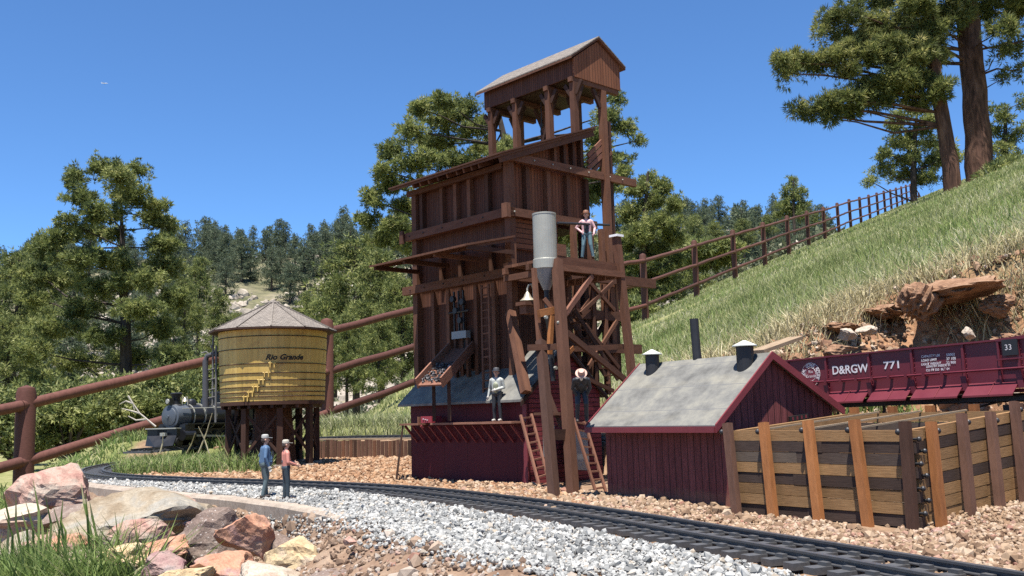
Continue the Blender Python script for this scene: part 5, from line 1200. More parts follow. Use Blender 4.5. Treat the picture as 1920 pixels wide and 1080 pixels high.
def person(label, pos, face, h, J, cols, fat=0.0, wear=(), lean=0.0, group=None):
    """J: joints for l/r elbow, wrist, knee, ankle; +Y is forward; 1.75 units tall before scaling"""
    P = []; add = lambda a, b, ra, rb, m: P.append((V(a), V(b), ra, rb, m))
    top, pants, hand, boot = cols['top'], cols['pants'], cols.get('hand', 'skin'), cols.get('boot', 'boot')
    rot = Matrix.Rotation(-lean, 3, 'X'); hip = V((0, 0, .92))
    R_ = lambda p: rot @ (V(p) - hip) + hip
    add((-.075, 0, .93), (.075, 0, .93), .115 + fat * .03, .115 + fat * .03, pants)
    for s in (-1, 1): add(R_((s * .06, 0, .98)), R_((s * .085, 0, 1.34)), .105 + fat * .04, .105 + fat * .02, top)
    add(R_((0, .02, 1.0)), R_((0, .03, 1.2)), .12 + fat * .06, .12 + fat * .02, cols.get('bib', top))
    if fat: add(R_((0, .04, 1.06)), R_((0, .03, 1.16)), .15 + fat * .02, .15, cols.get('bib', top))
    add(R_((-.13, 0, 1.39)), R_((.13, 0, 1.39)), .075, .075, top); add(R_((0, 0, 1.42)), R_((0, .015, 1.53)), .058, .052, 'skin')
    add(R_((0, 0, 1.62)), R_((0, .012, 1.66)), .088, .090, 'skin'); add(R_((0, .04, 1.57)), R_((0, .04, 1.57)), .058, .05, cols.get('jaw', 'skin'))
    add(R_((0, .092, 1.625)), R_((0, .116, 1.600)), .013, .019, 'skin')
    for s in (-1, 1): add(R_((s * .09, 0, 1.62)), R_((s * .094, -.01, 1.60)), .02, .014, 'skin')
    if 'jaw' in cols: add(R_((0, .07, 1.54)), R_((0, .07, 1.44)), .05, .02, cols['jaw'])
    for s, k in ((-1, 'l'), (1, 'r')):
        sh_ = R_((s * .19, 0, 1.37)); el, wr = R_(J[k + 'e']), R_(J[k + 'w']); add(sh_, el, .064, .052, top); add(el, wr, .05, .036, cols.get('arm', top))
        d = (wr - el).normalized(); pe = wr + d * .07; add(wr, pe, .036, .040, hand); sd = d.cross(V((0, 0, 1)) if abs(d.z) < .9 else V((0, 1, 0))).normalized(); up = sd.cross(d)
        for f, ln in ((-.030, .058), (-.010, .070), (.010, .072), (.030, .056)): q_ = pe + up * f + d * .02; add(q_, q_ + d * ln * .6 + sd * .012, .0125, .0115, hand); add(q_ + d * ln * .6 + sd * .012, q_ + d * ln + sd * .035, .0115, .010, hand)
        add(wr + d * .03 + up * .03, wr + d * .075 + up * .07 + sd * .02, .015, .012, hand)
        kn, an = V(J[k + 'k']), V(J[k + 'a']); add((s * .09, 0, .90), kn, .098 + fat * .02, .072, pants); add(kn, an, .070, .055, pants); fd = V(J.get('fd', (0, 1, 0))); fp_ = V((an.x, an.y, an.z - .045)); add(fp_ - fd * .04, fp_ + fd * .17, .048, .040, boot)
    if 'strap' in cols:
        for s in (-1, 1): add(R_((s * .07, .115, 1.22)), R_((s * .085, .03, 1.455)), .018, .018, cols['strap']); add(R_((s * .085, .03, 1.455)), R_((s * .03, -.115, 1.1)), .018, .018, cols['strap'])
    mb = MB()
    for a, b, ra, rb, m in P: capsule(mb, a, b, ra, rb)
    tmp = mb.build('person_tmp', PM['skin'])
    md = tmp.modifiers.new('r', 'REMESH'); md.mode = 'VOXEL'; md.voxel_size = .0105
    sm_ = tmp.modifiers.new('s', 'SMOOTH'); sm_.factor = .5; sm_.iterations = 2
    bpy.context.view_layer.update(); me = bpy.data.meshes.new_from_object(tmp.evaluated_get(bpy.context.evaluated_depsgraph_get()))
    old = tmp.data; bpy.data.objects.remove(tmp); bpy.data.meshes.remove(old)
    names = []; 
    for p in P:
        if p[4] not in names: names.append(p[4])
    me.materials.clear()
    for nmm in names: me.materials.append(PM[nmm])
    C_ = np.zeros(len(me.polygons) * 3); me.polygons.foreach_get('center', C_); C_ = C_.reshape(-1, 3); best = np.full(len(C_), 1e9); mi = np.zeros(len(C_), int)
    for a, b, ra, rb, m in P:
        a_, b_ = np.array(a), np.array(b); ab = b_ - a_; L2 = max(ab @ ab, 1e-9); t = np.clip(((C_ - a_) @ ab) / L2, 0, 1); dd = np.linalg.norm(C_ - a_ - t[:, None] * ab, axis=1) - (ra + (rb - ra) * t)
        k = dd < best - .002; best[k] = dd[k]; mi[k] = names.index(m)
    me.polygons.foreach_set('material_index', mi.astype(np.int32)); me.polygons.foreach_set('use_smooth', [True] * len(me.polygons))
    sc = h / 1.80; M4 = Matrix.Rotation(face, 4, 'Z') @ Matrix.Scale(sc, 4); me.transform(M4)
    ob = bpy.data.objects.new('person', me); COL.objects.link(ob); ob.location = pos; me.name = 'person'; ORG[ob.name] = V(pos); tag(ob, label, 'person', group)
    W_ = lambda p: V(pos) + (M4 @ R_(p))
    ax = lambda v: (M4.to_3x3() @ (rot @ V(v))).normalized()
    for s in (-1, 1): mb = MB(); mb.ball(W_((s * .034, .086, 1.642)), .011 * sc, 8, 6); mb.build('eye', PM['dark'], ob, True)
    for wn, wm in wear:
        mb = MB()
        if wn == 'cap':
            mb.lathe(W_((0, -.005, 1.665)), ax((0, 0, 1)), [(.101 * sc, 0), (.104 * sc, .05 * sc), (.095 * sc, .085 * sc), (.06 * sc, .105 * sc), (.0001, .108 * sc)], 20)
            mb.box(W_((0, .135, 1.672)), ax((0, 1, -.12)) * (.06 * sc), ax((1, 0, 0)) * (.068 * sc), ax((0, 0, 1)) * (.007 * sc))
        elif wn == 'hat':
            mb.lathe(W_((0, 0, 1.675)), ax((0, 0, 1)), [(.165 * sc, -.006 * sc), (.165 * sc, .004 * sc), (.103 * sc, .012 * sc), (.098 * sc, .09 * sc), (.075 * sc, .118 * sc), (.0001, .112 * sc)], 22)
        elif wn == 'bib':
            mb.box(W_((0, .142 + fat * .055, 1.19)), ax((1, 0, 0)) * (.085 * sc), ax((0, 0, 1)) * (.10 * sc), ax((0, 1, 0)) * (.012 * sc))
        elif wn == 'hair':
            mb.ball(W_((0, -.03, 1.60)), (.09 * sc, .08 * sc, .07 * sc), 12, 8)
        mb.build({'cap': 'cap', 'hat': 'hat', 'bib': 'bib', 'hair': 'hair'}[wn], PM[wm], ob, wn != 'bib')
    return ob
ST = dict(lk=(-.10, .01, .50), la=(-.11, -.01, .09), rk=(.10, .01, .50), ra=(.11, -.01, .09))
gz = lambda x, y: onz(x, y, .006)
person('stout figure in blue shirt and grey cap, left of a pair by the track', tuple(gz(497, 933)), math.radians(-68), .0955, dict(ST, le=(-.34, -.10, 1.16), lw=(-.22, .02, .99), re=(.27, -.03, 1.12), rw=(.26, .06, .88), lk=(-.10, .01, .5), la=(-.12, .05, .09), rk=(.11, .02, .5), ra=(.13, -.08, .09)), dict(top='blue', pants='greenblue', hand='glove', bib='blue', strap='greenblue', boot='boot'), 1.3, (('cap', 'hatgrey'), ('bib', 'dark'), ('hair', 'boot')))
person('slim figure in pink shirt and tan cap, right of a pair by the track', tuple(gz(536, 937)), math.radians(-62), .0875, dict(ST, le=(-.25, .02, 1.12), lw=(-.16, .26, 1.08), re=(.25, .0, 1.11), rw=(.18, .25, 1.02), rk=(.10, .03, .5), ra=(.10, .03, .09)), dict(top='pink', pants='denim', hand='skin', strap='denim'), 0, (('cap', 'hattan'), ('hair', 'boot')))
person('figure in black hat, pale shirt and dark trousers standing on the red shed walkway', tuple(T(Du(933, 785, V0 - .018), V0 - .018, .107)), math.radians(160), .0925, dict(ST, le=(-.24, -.04, 1.12), lw=(-.05, .17, 1.05), re=(.27, -.05, 1.10), rw=(.30, .02, .86)), dict(top='white', pants='dark', hand='glove', bib='vest', boot='glove'), 0, (('hat', 'hatdark'), ('hair', 'dark')))
person('figure in pink shirt and dark overalls standing up on the sand platform', tuple(Lp(1102, 486, -.115)), math.radians(172), .0880, dict(ST, le=(.36, -.08, 1.18), lw=(.21, .04, 1.0), re=(-.30, -.02, 1.12), rw=(-.27, .14, .92), lk=(-.13, .05, .5), la=(-.20, .02, .09), rk=(.13, .05, .5), ra=(.19, .02, .09)) | dict(le=(-.30, -.02, 1.12), lw=(-.27, .14, .92), re=(.37, -.08, 1.18), rw=(.19, .06, 1.0)), dict(top='palepink', pants='teal', hand='palepink', bib='dark', strap='dark'), 0, (('hat', 'brownhat'), ('bib', 'dark'), ('hair', 'boot')))
person('white bearded figure in a felt hat bending forward on the ledge between the sheds', tuple(V(onz(1092, 792, .1045))), math.radians(178), .0900, dict(ST, le=(-.24, .10, 1.12), lw=(-.12, .22, .86), re=(.24, .10, 1.12), rw=(.12, .24, .90), lk=(-.12, .16, .52), la=(-.12, .02, .09), rk=(.12, .18, .52), ra=(.14, .06, .09)), dict(top='dark', pants='dark', hand='skin', jaw='beard'), 0, (('hat', 'felt'),), lean=.95)
# ------------------------------------------------------------------ trees
def needles(cen, dirs, Ls, k, wr):
    n = len(cen); d = RNG.normal(size=(n, k, 3)); d /= np.linalg.norm(d, axis=2)[:, :, None]
    d = d + dirs[:, None, :] * .75; d /= np.linalg.norm(d, axis=2)[:, :, None]
    Lr = Ls[:, None] * RNG.uniform(.65, 1.15, (n, k)); s = np.cross(d, RNG.normal(size=(n, k, 3))); s /= np.linalg.norm(s, axis=2)[:, :, None] + 1e-9
    w = (Lr * wr)[:, :, None]; c = cen[:, None, :] + d * (Lr * .12)[:, :, None]
    v = np.stack([c + d * (Lr * .30)[:, :, None] - s * w, c + d * (Lr * .30)[:, :, None] + s * w, c + d * Lr[:, :, None]], 2)
    return v.reshape(-1, 3), np.arange(n * k * 3).reshape(-1, 3)
def unit(v): return v / (np.linalg.norm(v, axis=-1, keepdims=True) + 1e-9)
def lobe_tree(name, label, Yd, trunk, lobes, tpx, dens, mat, bark='bark_grey', depth=1.0, drop=.3, k=16, wr=.075, group=None, extra_z=0.0):
    """trunk: [(px, py, width px)], lobes: [(px, py, rx, ry)] clusters of the crown, each reached by a limb"""
    kk = Yd / FPX; tp = [at(x, y, Yd) for x, y, w in trunk]; root = thing(name, label, 'tree', tuple(tp[0]), group)
    mb = MB(); fine = []; rr = []
    for i in range(len(tp) - 1):
        for t in np.linspace(0, 1, 5, endpoint=False):
            fine.append(tp[i].lerp(tp[i + 1], t) + V((random.uniform(-.12, .12), 0, 0)) * (trunk[i][2] * kk * .35)); rr.append((trunk[i][2] * (1 - t) + trunk[i + 1][2] * t) * kk * .5)
    fine.append(tp[-1]); rr.append(trunk[-1][2] * kk * .5); fine[0] = tp[0] - EZ * .4
    mb.tube(fine, rr, 14); cs, ds, lo_ = [], [], []
    halfw = (max(l[0] + l[2] for l in lobes) - min(l[0] - l[2] for l in lobes)) * .5 * kk
    for j, (x, y, rx, ry) in enumerate(lobes):
        off = random.uniform(-1, 1) * halfw * .55 * depth * (1 - .5 * abs(x - trunk[-1][0]) * kk / max(halfw, .1)); Yc = Yd + off; c = at(x, y, Yc); q = Yc / FPX
        zt = c.z - random.uniform(.1, 1) * drop * abs(c.x - tp[0].x) - .1; bi = min(range(len(fine)), key=lambda i: abs(fine[i].z - zt)); s = fine[bi]
        mid = s.lerp(c, .5) + V((random.uniform(-.1, .1), 0, random.uniform(-.12, .06))) * (c - s).length; mid2 = (s.lerp(c, .78) + mid * .3 + c * .3) / 1.6
        r0 = min(rr[bi] * .5, .009 * (c - s).length + .016 * Yd / 30); mb.tube([s, mid, mid2, c], [r0, r0 * .7, r0 * .5, r0 * .25], 6)
        n = int(dens * rx * ry * math.pi / (tpx * tpx)); nb = max(3, n // 9)
        br = unit(RNG.normal(size=(nb, 3))) * RNG.random((nb, 1)) ** .40 * np.array([rx * q, rx * q * .9, ry * q]); bc = np.array(c) + br
        for p in bc[: 10]: mb.tube([c, V((c + V(p)) / 2) + V((0, 0, -.03)), V(p)], [r0 * .25, r0 * .2, r0 * .12], 4)
        pick = RNG.integers(0, nb, n); t = RNG.random((n, 1)) ** .5; pos = np.array(c) * (1 - t) + bc[pick] * t + RNG.normal(0, 1, (n, 3)) * tpx * q * .55
        cs.append(pos); ds.append(unit(unit(pos - np.array(c)) * .7 + np.array([0, 0, .55]) + RNG.normal(0, .3, (n, 3)))); lo_.append(np.full(n, random.uniform(-.13, .13)))
    mb.build('trunk', M[bark], root, True)
    cs = np.concatenate(cs); ds = np.concatenate(ds); Ls = np.full(len(cs), tpx * kk) * RNG.uniform(.75, 1.25, len(cs))
    v, f = needles(cs, ds, Ls, k, wr); r = np.clip(np.repeat(RNG.normal(.45, .17, len(cs)) + np.concatenate(lo_), k) + RNG.normal(0, .12, len(cs) * k), 0, 1)
    np_mesh('crown', v, f, M[mat], r, root)
    return root
lobe_tree('pine_tree', 'tall bushy pine left of the water tower, standing clear above the wooded ridge', 30, [(238, 870, 26), (236, 640, 20), (230, 480, 11), (228, 400, 5), (226, 345, 2)],
    [(225, 330, 42, 26), (190, 318, 40, 20), (260, 322, 20, 22), (140, 335, 28, 26), (150, 370, 40, 20), (240, 370, 55, 26), (290, 385, 26, 20), (190, 400, 60, 20), (280, 410, 38, 20), (120, 412, 24, 14), (160, 432, 70, 18), (110, 445, 40, 16), (215, 440, 40, 14), (310, 425, 26, 22), (300, 460, 50, 22), (90, 470, 46, 22), (150, 485, 66, 22), (225, 490, 50, 20), (320, 500, 46, 24), (60, 515, 40, 26), (120, 525, 60, 20), (270, 525, 60, 22), (190, 540, 60, 20), (70, 560, 50, 20), (150, 580, 60, 18), (320, 560, 40, 24), (260, 580, 55, 22), (110, 620, 60, 22), (190, 630, 50, 18), (300, 620, 56, 22), (60, 660, 50, 26), (150, 680, 60, 22), (250, 670, 50, 22), (330, 670, 46, 28), (90, 720, 60, 28), (200, 730, 60, 26), (290, 730, 60, 28), (350, 720, 40, 30), (40, 750, 50, 30), (150, 770, 60, 30), (250, 780, 60, 30), (340, 780, 46, 30), (90, 800, 60, 30)],
    9.5, 5.6, 'needle', k=22, wr=.115)
lobe_tree('pine_tree', 'great rounded pine rising behind the coal tower on both its sides', 30, [(975, 720, 34), (970, 500, 30), (960, 330, 20), (930, 190, 6)],
    [(830, 190, 44, 16), (870, 205, 36, 20), (790, 205, 32, 22), (830, 225, 70, 24), (890, 245, 40, 26), (770, 245, 40, 18), (820, 270, 70, 24), (910, 280, 40, 30), (740, 285, 36, 20), (780, 305, 54, 20), (860, 305, 60, 24), (720, 320, 26, 20), (735, 350, 46, 20), (810, 350, 60, 22), (700, 375, 28, 18), (760, 390, 54, 20), (840, 390, 60, 26), (690, 410, 24, 18), (740, 425, 40, 20), (720, 450, 40, 14), (900, 350, 60, 40), (950, 300, 50, 40), (1010, 330, 60, 50), (1070, 320, 46, 50), (1120, 260, 40, 26), (1150, 185, 32, 10), (1140, 215, 36, 16), (1165, 240, 38, 14), (1190, 265, 20, 8), (1135, 290, 36, 18), (1165, 300, 28, 14), (1175, 325, 20, 14), (1110, 350, 50, 40), (1145, 345, 30, 20), (770, 450, 50, 30), (860, 460, 60, 50), (960, 440, 70, 60), (1060, 430, 70, 50)],
    9.5, 5.6, 'needle', k=22, wr=.115)
lobe_tree('pine_tree', 'dense cone shaped pine close behind the coal tower, right side', 28, [(1205, 640, 22), (1205, 480, 15), (1215, 322, 4)],
    [(1215, 340, 22, 16), (1245, 352, 24, 16), (1190, 360, 30, 16), (1225, 378, 46, 16), (1262, 385, 22, 18), (1185, 400, 40, 20), (1240, 415, 46, 18), (1200, 440, 50, 20), (1258, 445, 30, 18), (1170, 455, 34, 20), (1225, 475, 50, 20), (1270, 485, 18, 14), (1185, 500, 46, 20), (1240, 515, 46, 20), (1175, 540, 34, 22), (1220, 550, 46, 22), (1260, 550, 24, 16), (1190, 580, 36, 18), (1165, 590, 26, 24)],
    8.5, 8.5, 'needle', wr=.115)
lobe_tree('pine_tree', 'small lone pine standing against the sky beyond the fence', 46, [(1489, 425, 6), (1488, 380, 5), (1488, 335, 2)],
    [(1488, 342, 14, 8), (1478, 356, 18, 8), (1500, 360, 18, 8), (1487, 372, 30, 8), (1468, 384, 18, 8), (1508, 385, 20, 8), (1488, 392, 32, 8), (1470, 402, 22, 6), (1505, 403, 22, 6)], 6.5, 7.5, 'needle', k=14, wr=.115)
lobe_tree('ponderosa_pine', 'big ponderosa with thick cinnamon trunk at the upper right hill edge', 18, [(1838, 350, 54), (1834, 250, 47), (1823, 120, 43), (1810, 0, 42), (1800, -160, 40), (1795, -420, 24)],
    [(1560, 35, 46, 12), (1545, 58, 22, 10), (1600, 22, 36, 14), (1650, 5, 50, 16), (1720, 15, 50, 26), (1780, 20, 46, 40), (1850, 15, 36, 22), (1905, 20, 30, 30), (1880, 55, 30, 16), (1900, 95, 22, 14), (1872, 100, 16, 10), (1885, 145, 16, 6), (1915, 130, 12, 14), (1690, 50, 46, 24), (1740, 70, 40, 30),
     (1700, -60, 110, 40), (1820, -80, 110, 50), (1930, -40, 80, 50), (1650, -120, 110, 50), (1780, -200, 130, 60), (1900, -180, 120, 60), (1700, -280, 100, 60), (1820, -330, 110, 60), (1990, 60, 60, 40)],
    13, 8.0, 'needle_near', 'bark', k=30, wr=.075)
lobe_tree('ponderosa_pine', 'slimmer dark leaning ponderosa with long drooping boughs left of the big one', 17.4, [(1788, 362, 34), (1775, 260, 28), (1753, 140, 25), (1742, 20, 20), (1738, -200, 14)],
    [(1466, 116, 24, 12), (1490, 112, 26, 12), (1522, 122, 36, 16), (1480, 138, 22, 8), (1555, 108, 36, 14), (1590, 100, 36, 18), (1620, 72, 36, 20), (1655, 62, 40, 20), (1690, 85, 44, 26), (1640, 105, 46, 16), (1720, 100, 36, 26), (1492, 205, 18, 8), (1520, 214, 28, 10), (1548, 196, 34, 12), (1580, 188, 36, 14), (1612, 172, 40, 16), (1555, 222, 26, 8), (1650, 160, 44, 16), (1690, 145, 40, 18), (1628, 195, 28, 10), (1720, 150, 34, 22), (1660, 190, 22, 8), (1745, 60, 36, 30), (1655, 90, 50, 18), (1590, 128, 40, 12), (1690, 120, 50, 16), (1670, 172, 40, 14), (1600, 205, 30, 10), (1720, 190, 30, 16), (1630, 40, 40, 14), (1580, 70, 26, 10), (1745, 110, 34, 26), (1760, 170, 30, 20)],
    12.5, 10.5, 'needle_near', 'bark', k=30, wr=.075, depth=.35, drop=.12)
lobe_tree('pine_tree', 'young pine in the shade just left of the ponderosa trunks', 29, [(1712, 355, 12), (1715, 270, 9), (1720, 195, 3)],
    [(1715, 205, 26, 12), (1690, 215, 26, 12), (1745, 225, 24, 14), (1680, 240, 24, 12), (1720, 248, 40, 14), (1695, 268, 40, 14), (1745, 270, 34, 16), (1660, 290, 24, 10), (1700, 300, 44, 16), (1750, 305, 30, 16), (1655, 320, 30, 10), (1700, 330, 44, 12), (1628, 338, 20, 7), (1740, 335, 36, 12), (1780, 290, 26, 30)], 8.5, 7.0, 'needle', wr=.11)
lobe_tree('pine_tree', 'pine half hidden behind the big ponderosa at the right edge', 32, [(1885, 330, 12), (1885, 260, 9), (1885, 195, 3)],
    [(1872, 205, 22, 9), (1880, 225, 24, 10), (1862, 245, 24, 12), (1890, 262, 26, 14), (1870, 280, 32, 14), (1895, 300, 28, 14), (1870, 315, 36, 14), (1918, 190, 9, 16), (1918, 240, 8, 14), (1860, 330, 40, 14)], 8.5, 7.0, 'needle', wr=.11)
# generic pines, built once each at 1 m height and copied
def pine_proto(seed, kind, nt, kn, wr, L0, mat):
    rg = np.random.default_rng(seed); random.seed(seed)
    lab = ['dark rounded pine on the distant rocky hillside', 'grey green pointed pine on the distant rocky hillside', 'bushy bright green pine in the middle distance'][kind]
    root = thing('pine_tree', lab, 'tree', (0, 0, 0)); mb = MB(); mb.tube([V((0, 0, -.25)), V((.01, 0, .3)), V((0, .01, .7)), V((0, 0, .97))], [.026, .022, .014, .004], 6)
    nl = 34; cs, ds = [], []
    for i in range(nl):
        z = .14 + .84 * (i / nl) ** .9; u = (z - .14) / .86
        Rm = [(.34 * (1 - u ** 2.2) + .05), (.30 * (1 - u) ** .75 + .03), (.36 * (1 - u ** 1.6) ** .9 + .03)][kind] * rg.uniform(.65, 1.15)
        a = i * 2.4 + rg.uniform(-.4, .4); e = np.array([math.cos(a) * Rm, math.sin(a) * Rm, z + Rm * rg.uniform(.0, .35)]); s = np.array([0, 0, z])
        mb.tube([V(s), V((s + e) / 2) + V((0, 0, -.01)), V(e)], [.007, .005, .002], 4)
        m = max(4, int(nt / nl * (.4 + 1.6 * Rm / .34))); t = rg.random((m, 1)) ** .55
        p = s * (1 - t) + e * t + rg.normal(0, 1, (m, 3)) * np.array([.035, .035, .024]); cs.append(p); ds.append(unit(unit(p - s) * .7 + np.array([0, 0, .6]) + rg.normal(0, .3, (m, 3))))
    mb.build('trunk', M['bark_grey'], root); cs = np.concatenate(cs); ds = np.concatenate(ds)
    v, f = needles(cs, ds, np.full(len(cs), L0) * rg.uniform(.7, 1.3, len(cs)), kn, wr)
    np_mesh('crown', v, f, M[mat], np.clip(np.repeat(rg.normal(.45, .2, len(cs)), kn) + rg.normal(0, .1, len(cs) * kn), 0, 1), root)
    return root
far_p = [pine_proto(301, 0, 420, 9, .16, .052, 'needle_far'), pine_proto(302, 1, 420, 9, .16, .05, 'needle_far'), pine_proto(303, 0, 460, 9, .16, .05, 'needle_far'), pine_proto(304, 1, 380, 9, .16, .05, 'needle_far')]
mid_p = [pine_proto(311, 2, 1100, 12, .11, .042, 'needle'), pine_proto(312, 0, 1100, 12, .11, .042, 'needle'), pine_proto(313, 1, 1000, 12, .11, .042, 'needle')]
used = set()
def put(proto, x, y, z, h, label=None, group=None):
    rz_ = random.uniform(0, 6.28)
    if proto.name not in used: used.add(proto.name); o_ = proto; o_.location = (x, y, z); o_.rotation_euler = (0, 0, rz_); o_.scale = (h, h, h)
    else: o_ = copy_tree(proto, (x, y, z), rz_, h)
    sx = random.uniform(.72, 1.0); o_.scale = (h * sx, h * sx, h)
    if label: o_['label'] = label
    if group: o_['group'] = group
    return o_
random.seed(5)
mids = [(574, 548, 670, 50, 0, 'bright green pine above the water tank roof, left of a pair'), (628, 520, 700, 46, 0, 'bright green pine right of the water tank roof'), (668, 445, 720, 40, 1, 'broad pine between the water tank and the awning of the coal tower'), (715, 470, 740, 36, 1, 'dense pine just left of the coal tower awning'), (755, 520, 750, 33, 0, 'pine whose right half hides behind the coal tower'), (650, 590, 760, 30, 1, 'low pine behind the fence between tank and tower'), (712, 585, 760, 28, 0, 'low pine beside the coal tower behind the top fence rail'),
        (372, 480, 640, 62, 2, 'slender pine above the left end of the tank roof'), (408, 540, 690, 52, 2, 'dark slender pine touching the left eave of the tank roof'), (440, 585, 680, 60, 1, 'small dark pine behind the tank roof'), (345, 520, 650, 56, 1, 'pine at the right edge of the tall bushy pine'), (25, 470, 720, 48, 1, 'dark pine at the left edge of the view'), (70, 430, 640, 62, 0, 'pine behind the tall bushy pine, left side'), (10, 590, 780, 34, 0, 'low bushy pine at the left edge above the fence post'),
        (1305, 400, 520, 75, 1, 'pine on the dip of the skyline right of the cone shaped pine'), (1345, 412, 500, 95, 0, 'small pine behind the second fence post on the hill'), (1285, 440, 580, 50, 0, 'pine filling the gap beside the cone shaped pine'), (1530, 395, 430, 70, 1, 'small pine top showing over the fence beside the lone pine'), (1440, 400, 450, 80, 0, 'pine top showing behind the fence left of the lone pine'), (1395, 408, 470, 90, 1, 'pine top behind the third fence post')]
for (x, ty, by, Yd, kd, lab) in mids:
    b = at(x, by, Yd); put(mid_p[kd], b.x, b.y, b.z, (by - ty) / FPX * Yd, lab)
cnt = 0; pl_ = []
while cnt < 238:
    y = random.uniform(150, 236) if cnt < 190 else random.uniform(85, 150); a = random.uniform(-.60, .34); x = a * y
    if cnt >= 190 and -.36 < a < -.13 and random.random() < .45: continue
    if a > -.10 and a < .12 and random.random() < .6: continue
    if any((x - u) ** 2 + (y - w) ** 2 < 6 for u, w in pl_): continue
    pl_.append((x, y)); pr = random.choice(far_p); o_ = put(pr, x, y, hz(x, y) - .3, random.uniform(6.0, 9.5), group='pines on the distant rocky hillside'); cnt += 1
# boulders and brush on the far hillside
n = 6000; a = RNG.uniform(-.62, .35, n); y = RNG.uniform(70, 215, n); x = a * y; kp_ = vnoise(x, y, .05) > .42; x, y = x[kp_], y[kp_]
stones('hillside_boulders', np.stack([x, y, hgt(x, y)], 1), RNG.uniform(.2, .9, len(x)) ** 1.6 * 1.25 + .15, M['boulder_far'], 'pale granite boulders scattered over the far hillside', 'boulders')
n = 6000; a = RNG.uniform(-.62, .35, n); y = RNG.uniform(62, 225, n); x = a * y; kp_ = vnoise(x + 40, y, .045) > .34; x, y = x[kp_], y[kp_]
m_ = 26; cx = np.repeat(np.stack([x, y, hgt(x, y) + .25], 1), m_, 0); sc_ = np.repeat(RNG.uniform(.4, 1.2, len(x)), m_); cen = cx + RNG.normal(0, .42, (len(cx), 3)) * np.array([1, 1, .45]) * sc_[:, None]
v, f = needles(cen, unit(RNG.normal(size=cen.shape) + [0, 0, 1]), np.full(len(cen), .5), 2, .32)
tag(np_mesh('hillside_brush', v, f, leafy('sage_brush', [(0, (.06, .075, .04)), (.5, (.115, .13, .07)), (1, (.20, .20, .12))], .2), np.clip(np.repeat(np.repeat(RNG.normal(.5, .2, len(x)), m_), 2) + RNG.normal(0, .1, len(cen) * 2), 0, 1)), 'low grey green brush on the far hillside', 'brush', kind='stuff')
# shrubs below the tall pine
def shrub(px, py, Yd, w, h, label, mat='needle', n=1100, lf=.05):
    c = at(px, py, Yd); k = Yd / FPX; rx, rz_ = w * k / 2, h * k / 2; root = thing('shrub', label, 'shrub', (c.x, c.y, c.z - rz_))
    st_ = unit(RNG.normal(size=(26, 3)) + [0, 0, .7]) * RNG.random((26, 1)) ** .4 * np.array([rx, rx * .8, rz_]) + np.array(c); mb = MB()
    for p in st_: mb.tube([V((c.x, c.y, c.z - rz_ * 1.1)), (V((c.x, c.y, c.z - rz_)) + V(p)) / 2 + V((0, 0, .02)), V(p)], [.012 * Yd / 6, .008 * Yd / 6, .003 * Yd / 6], 4)
    mb.build('stems', M['bark_grey'], root); pk = RNG.integers(0, 26, n); cen = st_[pk] + RNG.normal(0, .22, (n, 3)) * np.array([rx, rx, rz_])
    v, f = needles(cen, unit(RNG.normal(size=cen.shape) + [0, 0, .6]), np.full(n, lf * Yd / 6), 11, .13)
    np_mesh('foliage', v, f, M[mat], np.clip(np.repeat(RNG.normal(.45, .22, n), 11) + RNG.normal(0, .08, n * 11), 0, 1), root)
for i, a in enumerate([(35, 805, 10.5, 170, 130, 'dark shrub behind the thick fence post'), (130, 800, 10.5, 170, 130, 'shrub under the top fence rail right of the thick post'), (215, 790, 11, 170, 130, 'shrub below the tall bushy pine'), (252, 838, 4.2, 80, 30, 'bright yellow green shrub in front of the locomotive nose'),
                       (310, 760, 11, 150, 110, 'shrub behind the locomotive chimney'), (400, 740, 11.5, 130, 130, 'shrub between locomotive and water tank'), (1185, 600, 20, 80, 60, 'bush at the foot of the cone shaped pine'), (1330, 480, 40, 110, 40, 'bush behind the fence on the hill'), (1890, 335, 16, 90, 60, 'bush right of the big ponderosa trunk')]): shrub(*a)
mb = MB(); tw_ = [((292, 800), (262, 775), (240, 742)), ((262, 775), (245, 770), (228, 766)), ((240, 742), (250, 758), (252, 770)), ((275, 786), (255, 788), (240, 780)), ((250, 757), (236, 752), (224, 758))]
for t in tw_: mb.tube([at(x, y, 3.6) for x, y in t], [.0036, .0027, .0012], 5)
tag(mb.build('dead_branch', M['twig'], origin=at(290, 802, 3.6)), 'bare whitish dead branch sticking up left of the locomotive', 'dead branch')
# stalks in front of the locomotive
for i, (x0, y0, x1, y1, lab) in enumerate(((372, 850, 398, 775, 'tallest dry stalk in front of the locomotive, leaning right'), (392, 850, 372, 800, 'dry stalk crossing in front of the locomotive, leaning left'), (430, 860, 405, 815, 'dry stalk beside the left legs of the water tower'), (350, 850, 366, 812, 'short dry stalk in front of the locomotive boiler'), (300, 850, 306, 812, 'short straight dry stalk in front of the snow plough'))):
    mb = MB(); mb.tube([at(x0, y0, 2.35), at((x0 + x1) / 2 + 2, (y0 + y1) / 2, 2.35), at(x1, y1, 2.34)], [.002, .0016, .0008], 5); tag(mb.build('dry_stalk', M['straw'], origin=at(x0, y0, 2.35)), lab, 'dry stalk')

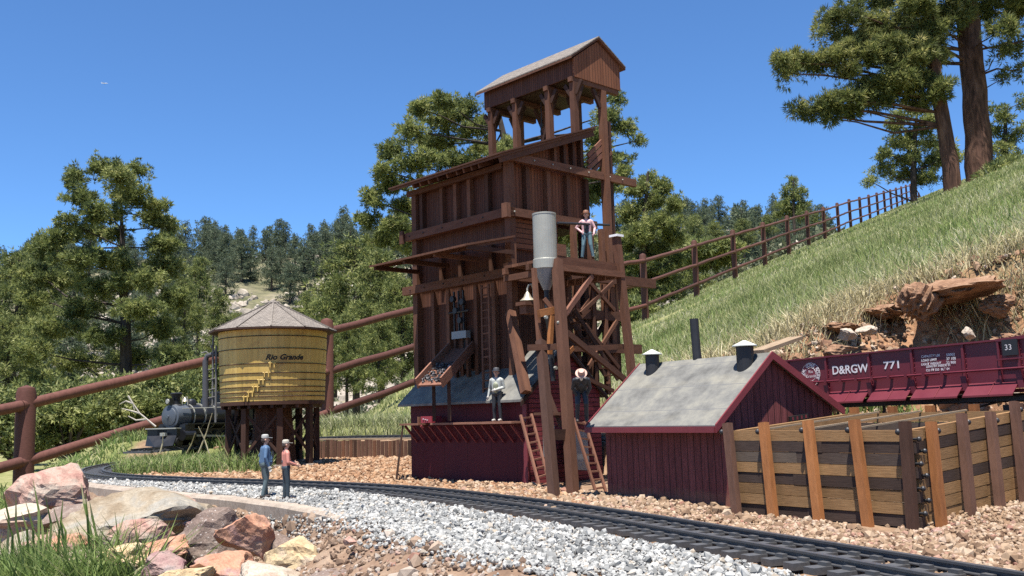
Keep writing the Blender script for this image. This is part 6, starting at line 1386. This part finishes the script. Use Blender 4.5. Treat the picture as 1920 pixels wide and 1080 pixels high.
# ------------------------------------------------------------------ airliner, sky and sun
ap_ = at(196, 156, 5600); ar = thing('airliner', 'tiny white airliner high in the blue sky at the upper left', 'airplane', tuple(ap_))
mb = MB(); mb.lathe(ap_ + V((-19, 0, 0)), V((1, .2, .02)), [(.2, 0), (1.9, 4), (2.0, 30), (.6, 38)], 12); mb.build('fuselage', M['white'], ar, True)
mb = MB(); mb.prism([ap_ + V(p) for p in ((3, -2, 0), (-3, -2, 0), (-10, -17, 1), (-7, -17, 1))], V((0, 0, .5))); mb.prism([ap_ + V(p) for p in ((3, 2, 0), (-3, 2, 0), (-8, 18, 1), (-5, 18, 1))], V((0, 0, .5))); mb.prism([ap_ + V(p) for p in ((-15, -2.5, .5), (-19, -2.5, 6), (-21, -2.5, 6), (-19, -2.5, .5))], V((0, .4, 0))); mb.build('wings', M['white'], ar)
w = bpy.data.worlds.new("World"); scene.world = w; w.use_nodes = True; wn_ = w.node_tree
sky = wn_.nodes.new('ShaderNodeTexSky'); sky.sky_type = 'NISHITA'; sky.sun_disc = False
SEL, SAZ = math.radians(73.5), math.radians(-167)
sky.sun_elevation = SEL; sky.sun_rotation = SAZ; sky.altitude = 2600; sky.air_density = 1.0; sky.dust_density = .25; sky.ozone_density = 3.0
bg = wn_.nodes['Background']; tint = wn_.nodes.new('ShaderNodeMix'); tint.data_type = 'RGBA'; tint.blend_type = 'MULTIPLY'; tint.inputs[0].default_value = 1; tint.inputs[7].default_value = (.60, .86, 1.08, 1)
wn_.links.new(sky.outputs[0], tint.inputs[6]); wn_.links.new(tint.outputs[2], bg.inputs[0]); bg.inputs[1].default_value = .092
sd = bpy.data.lights.new('sun', 'SUN'); sd.energy = 5.0; sd.angle = math.radians(.55); sd.color = (1.0, .955, .89)
so = bpy.data.objects.new('sun', sd); COL.objects.link(so)
dirv = V((math.sin(SAZ) * math.cos(SEL), math.cos(SAZ) * math.cos(SEL), math.sin(SEL)))
so.rotation_euler = (-dirv).to_track_quat('-Z', 'Y').to_euler()
scene.view_settings.view_transform = 'Standard'; scene.view_settings.look = 'None'; scene.view_settings.gamma = 1; scene.view_settings.exposure = 1.08
scene.cycles.use_denoising = False; scene.cycles.max_bounces = 6; scene.cycles.diffuse_bounces = 1; scene.cycles.transparent_max_bounces = 6
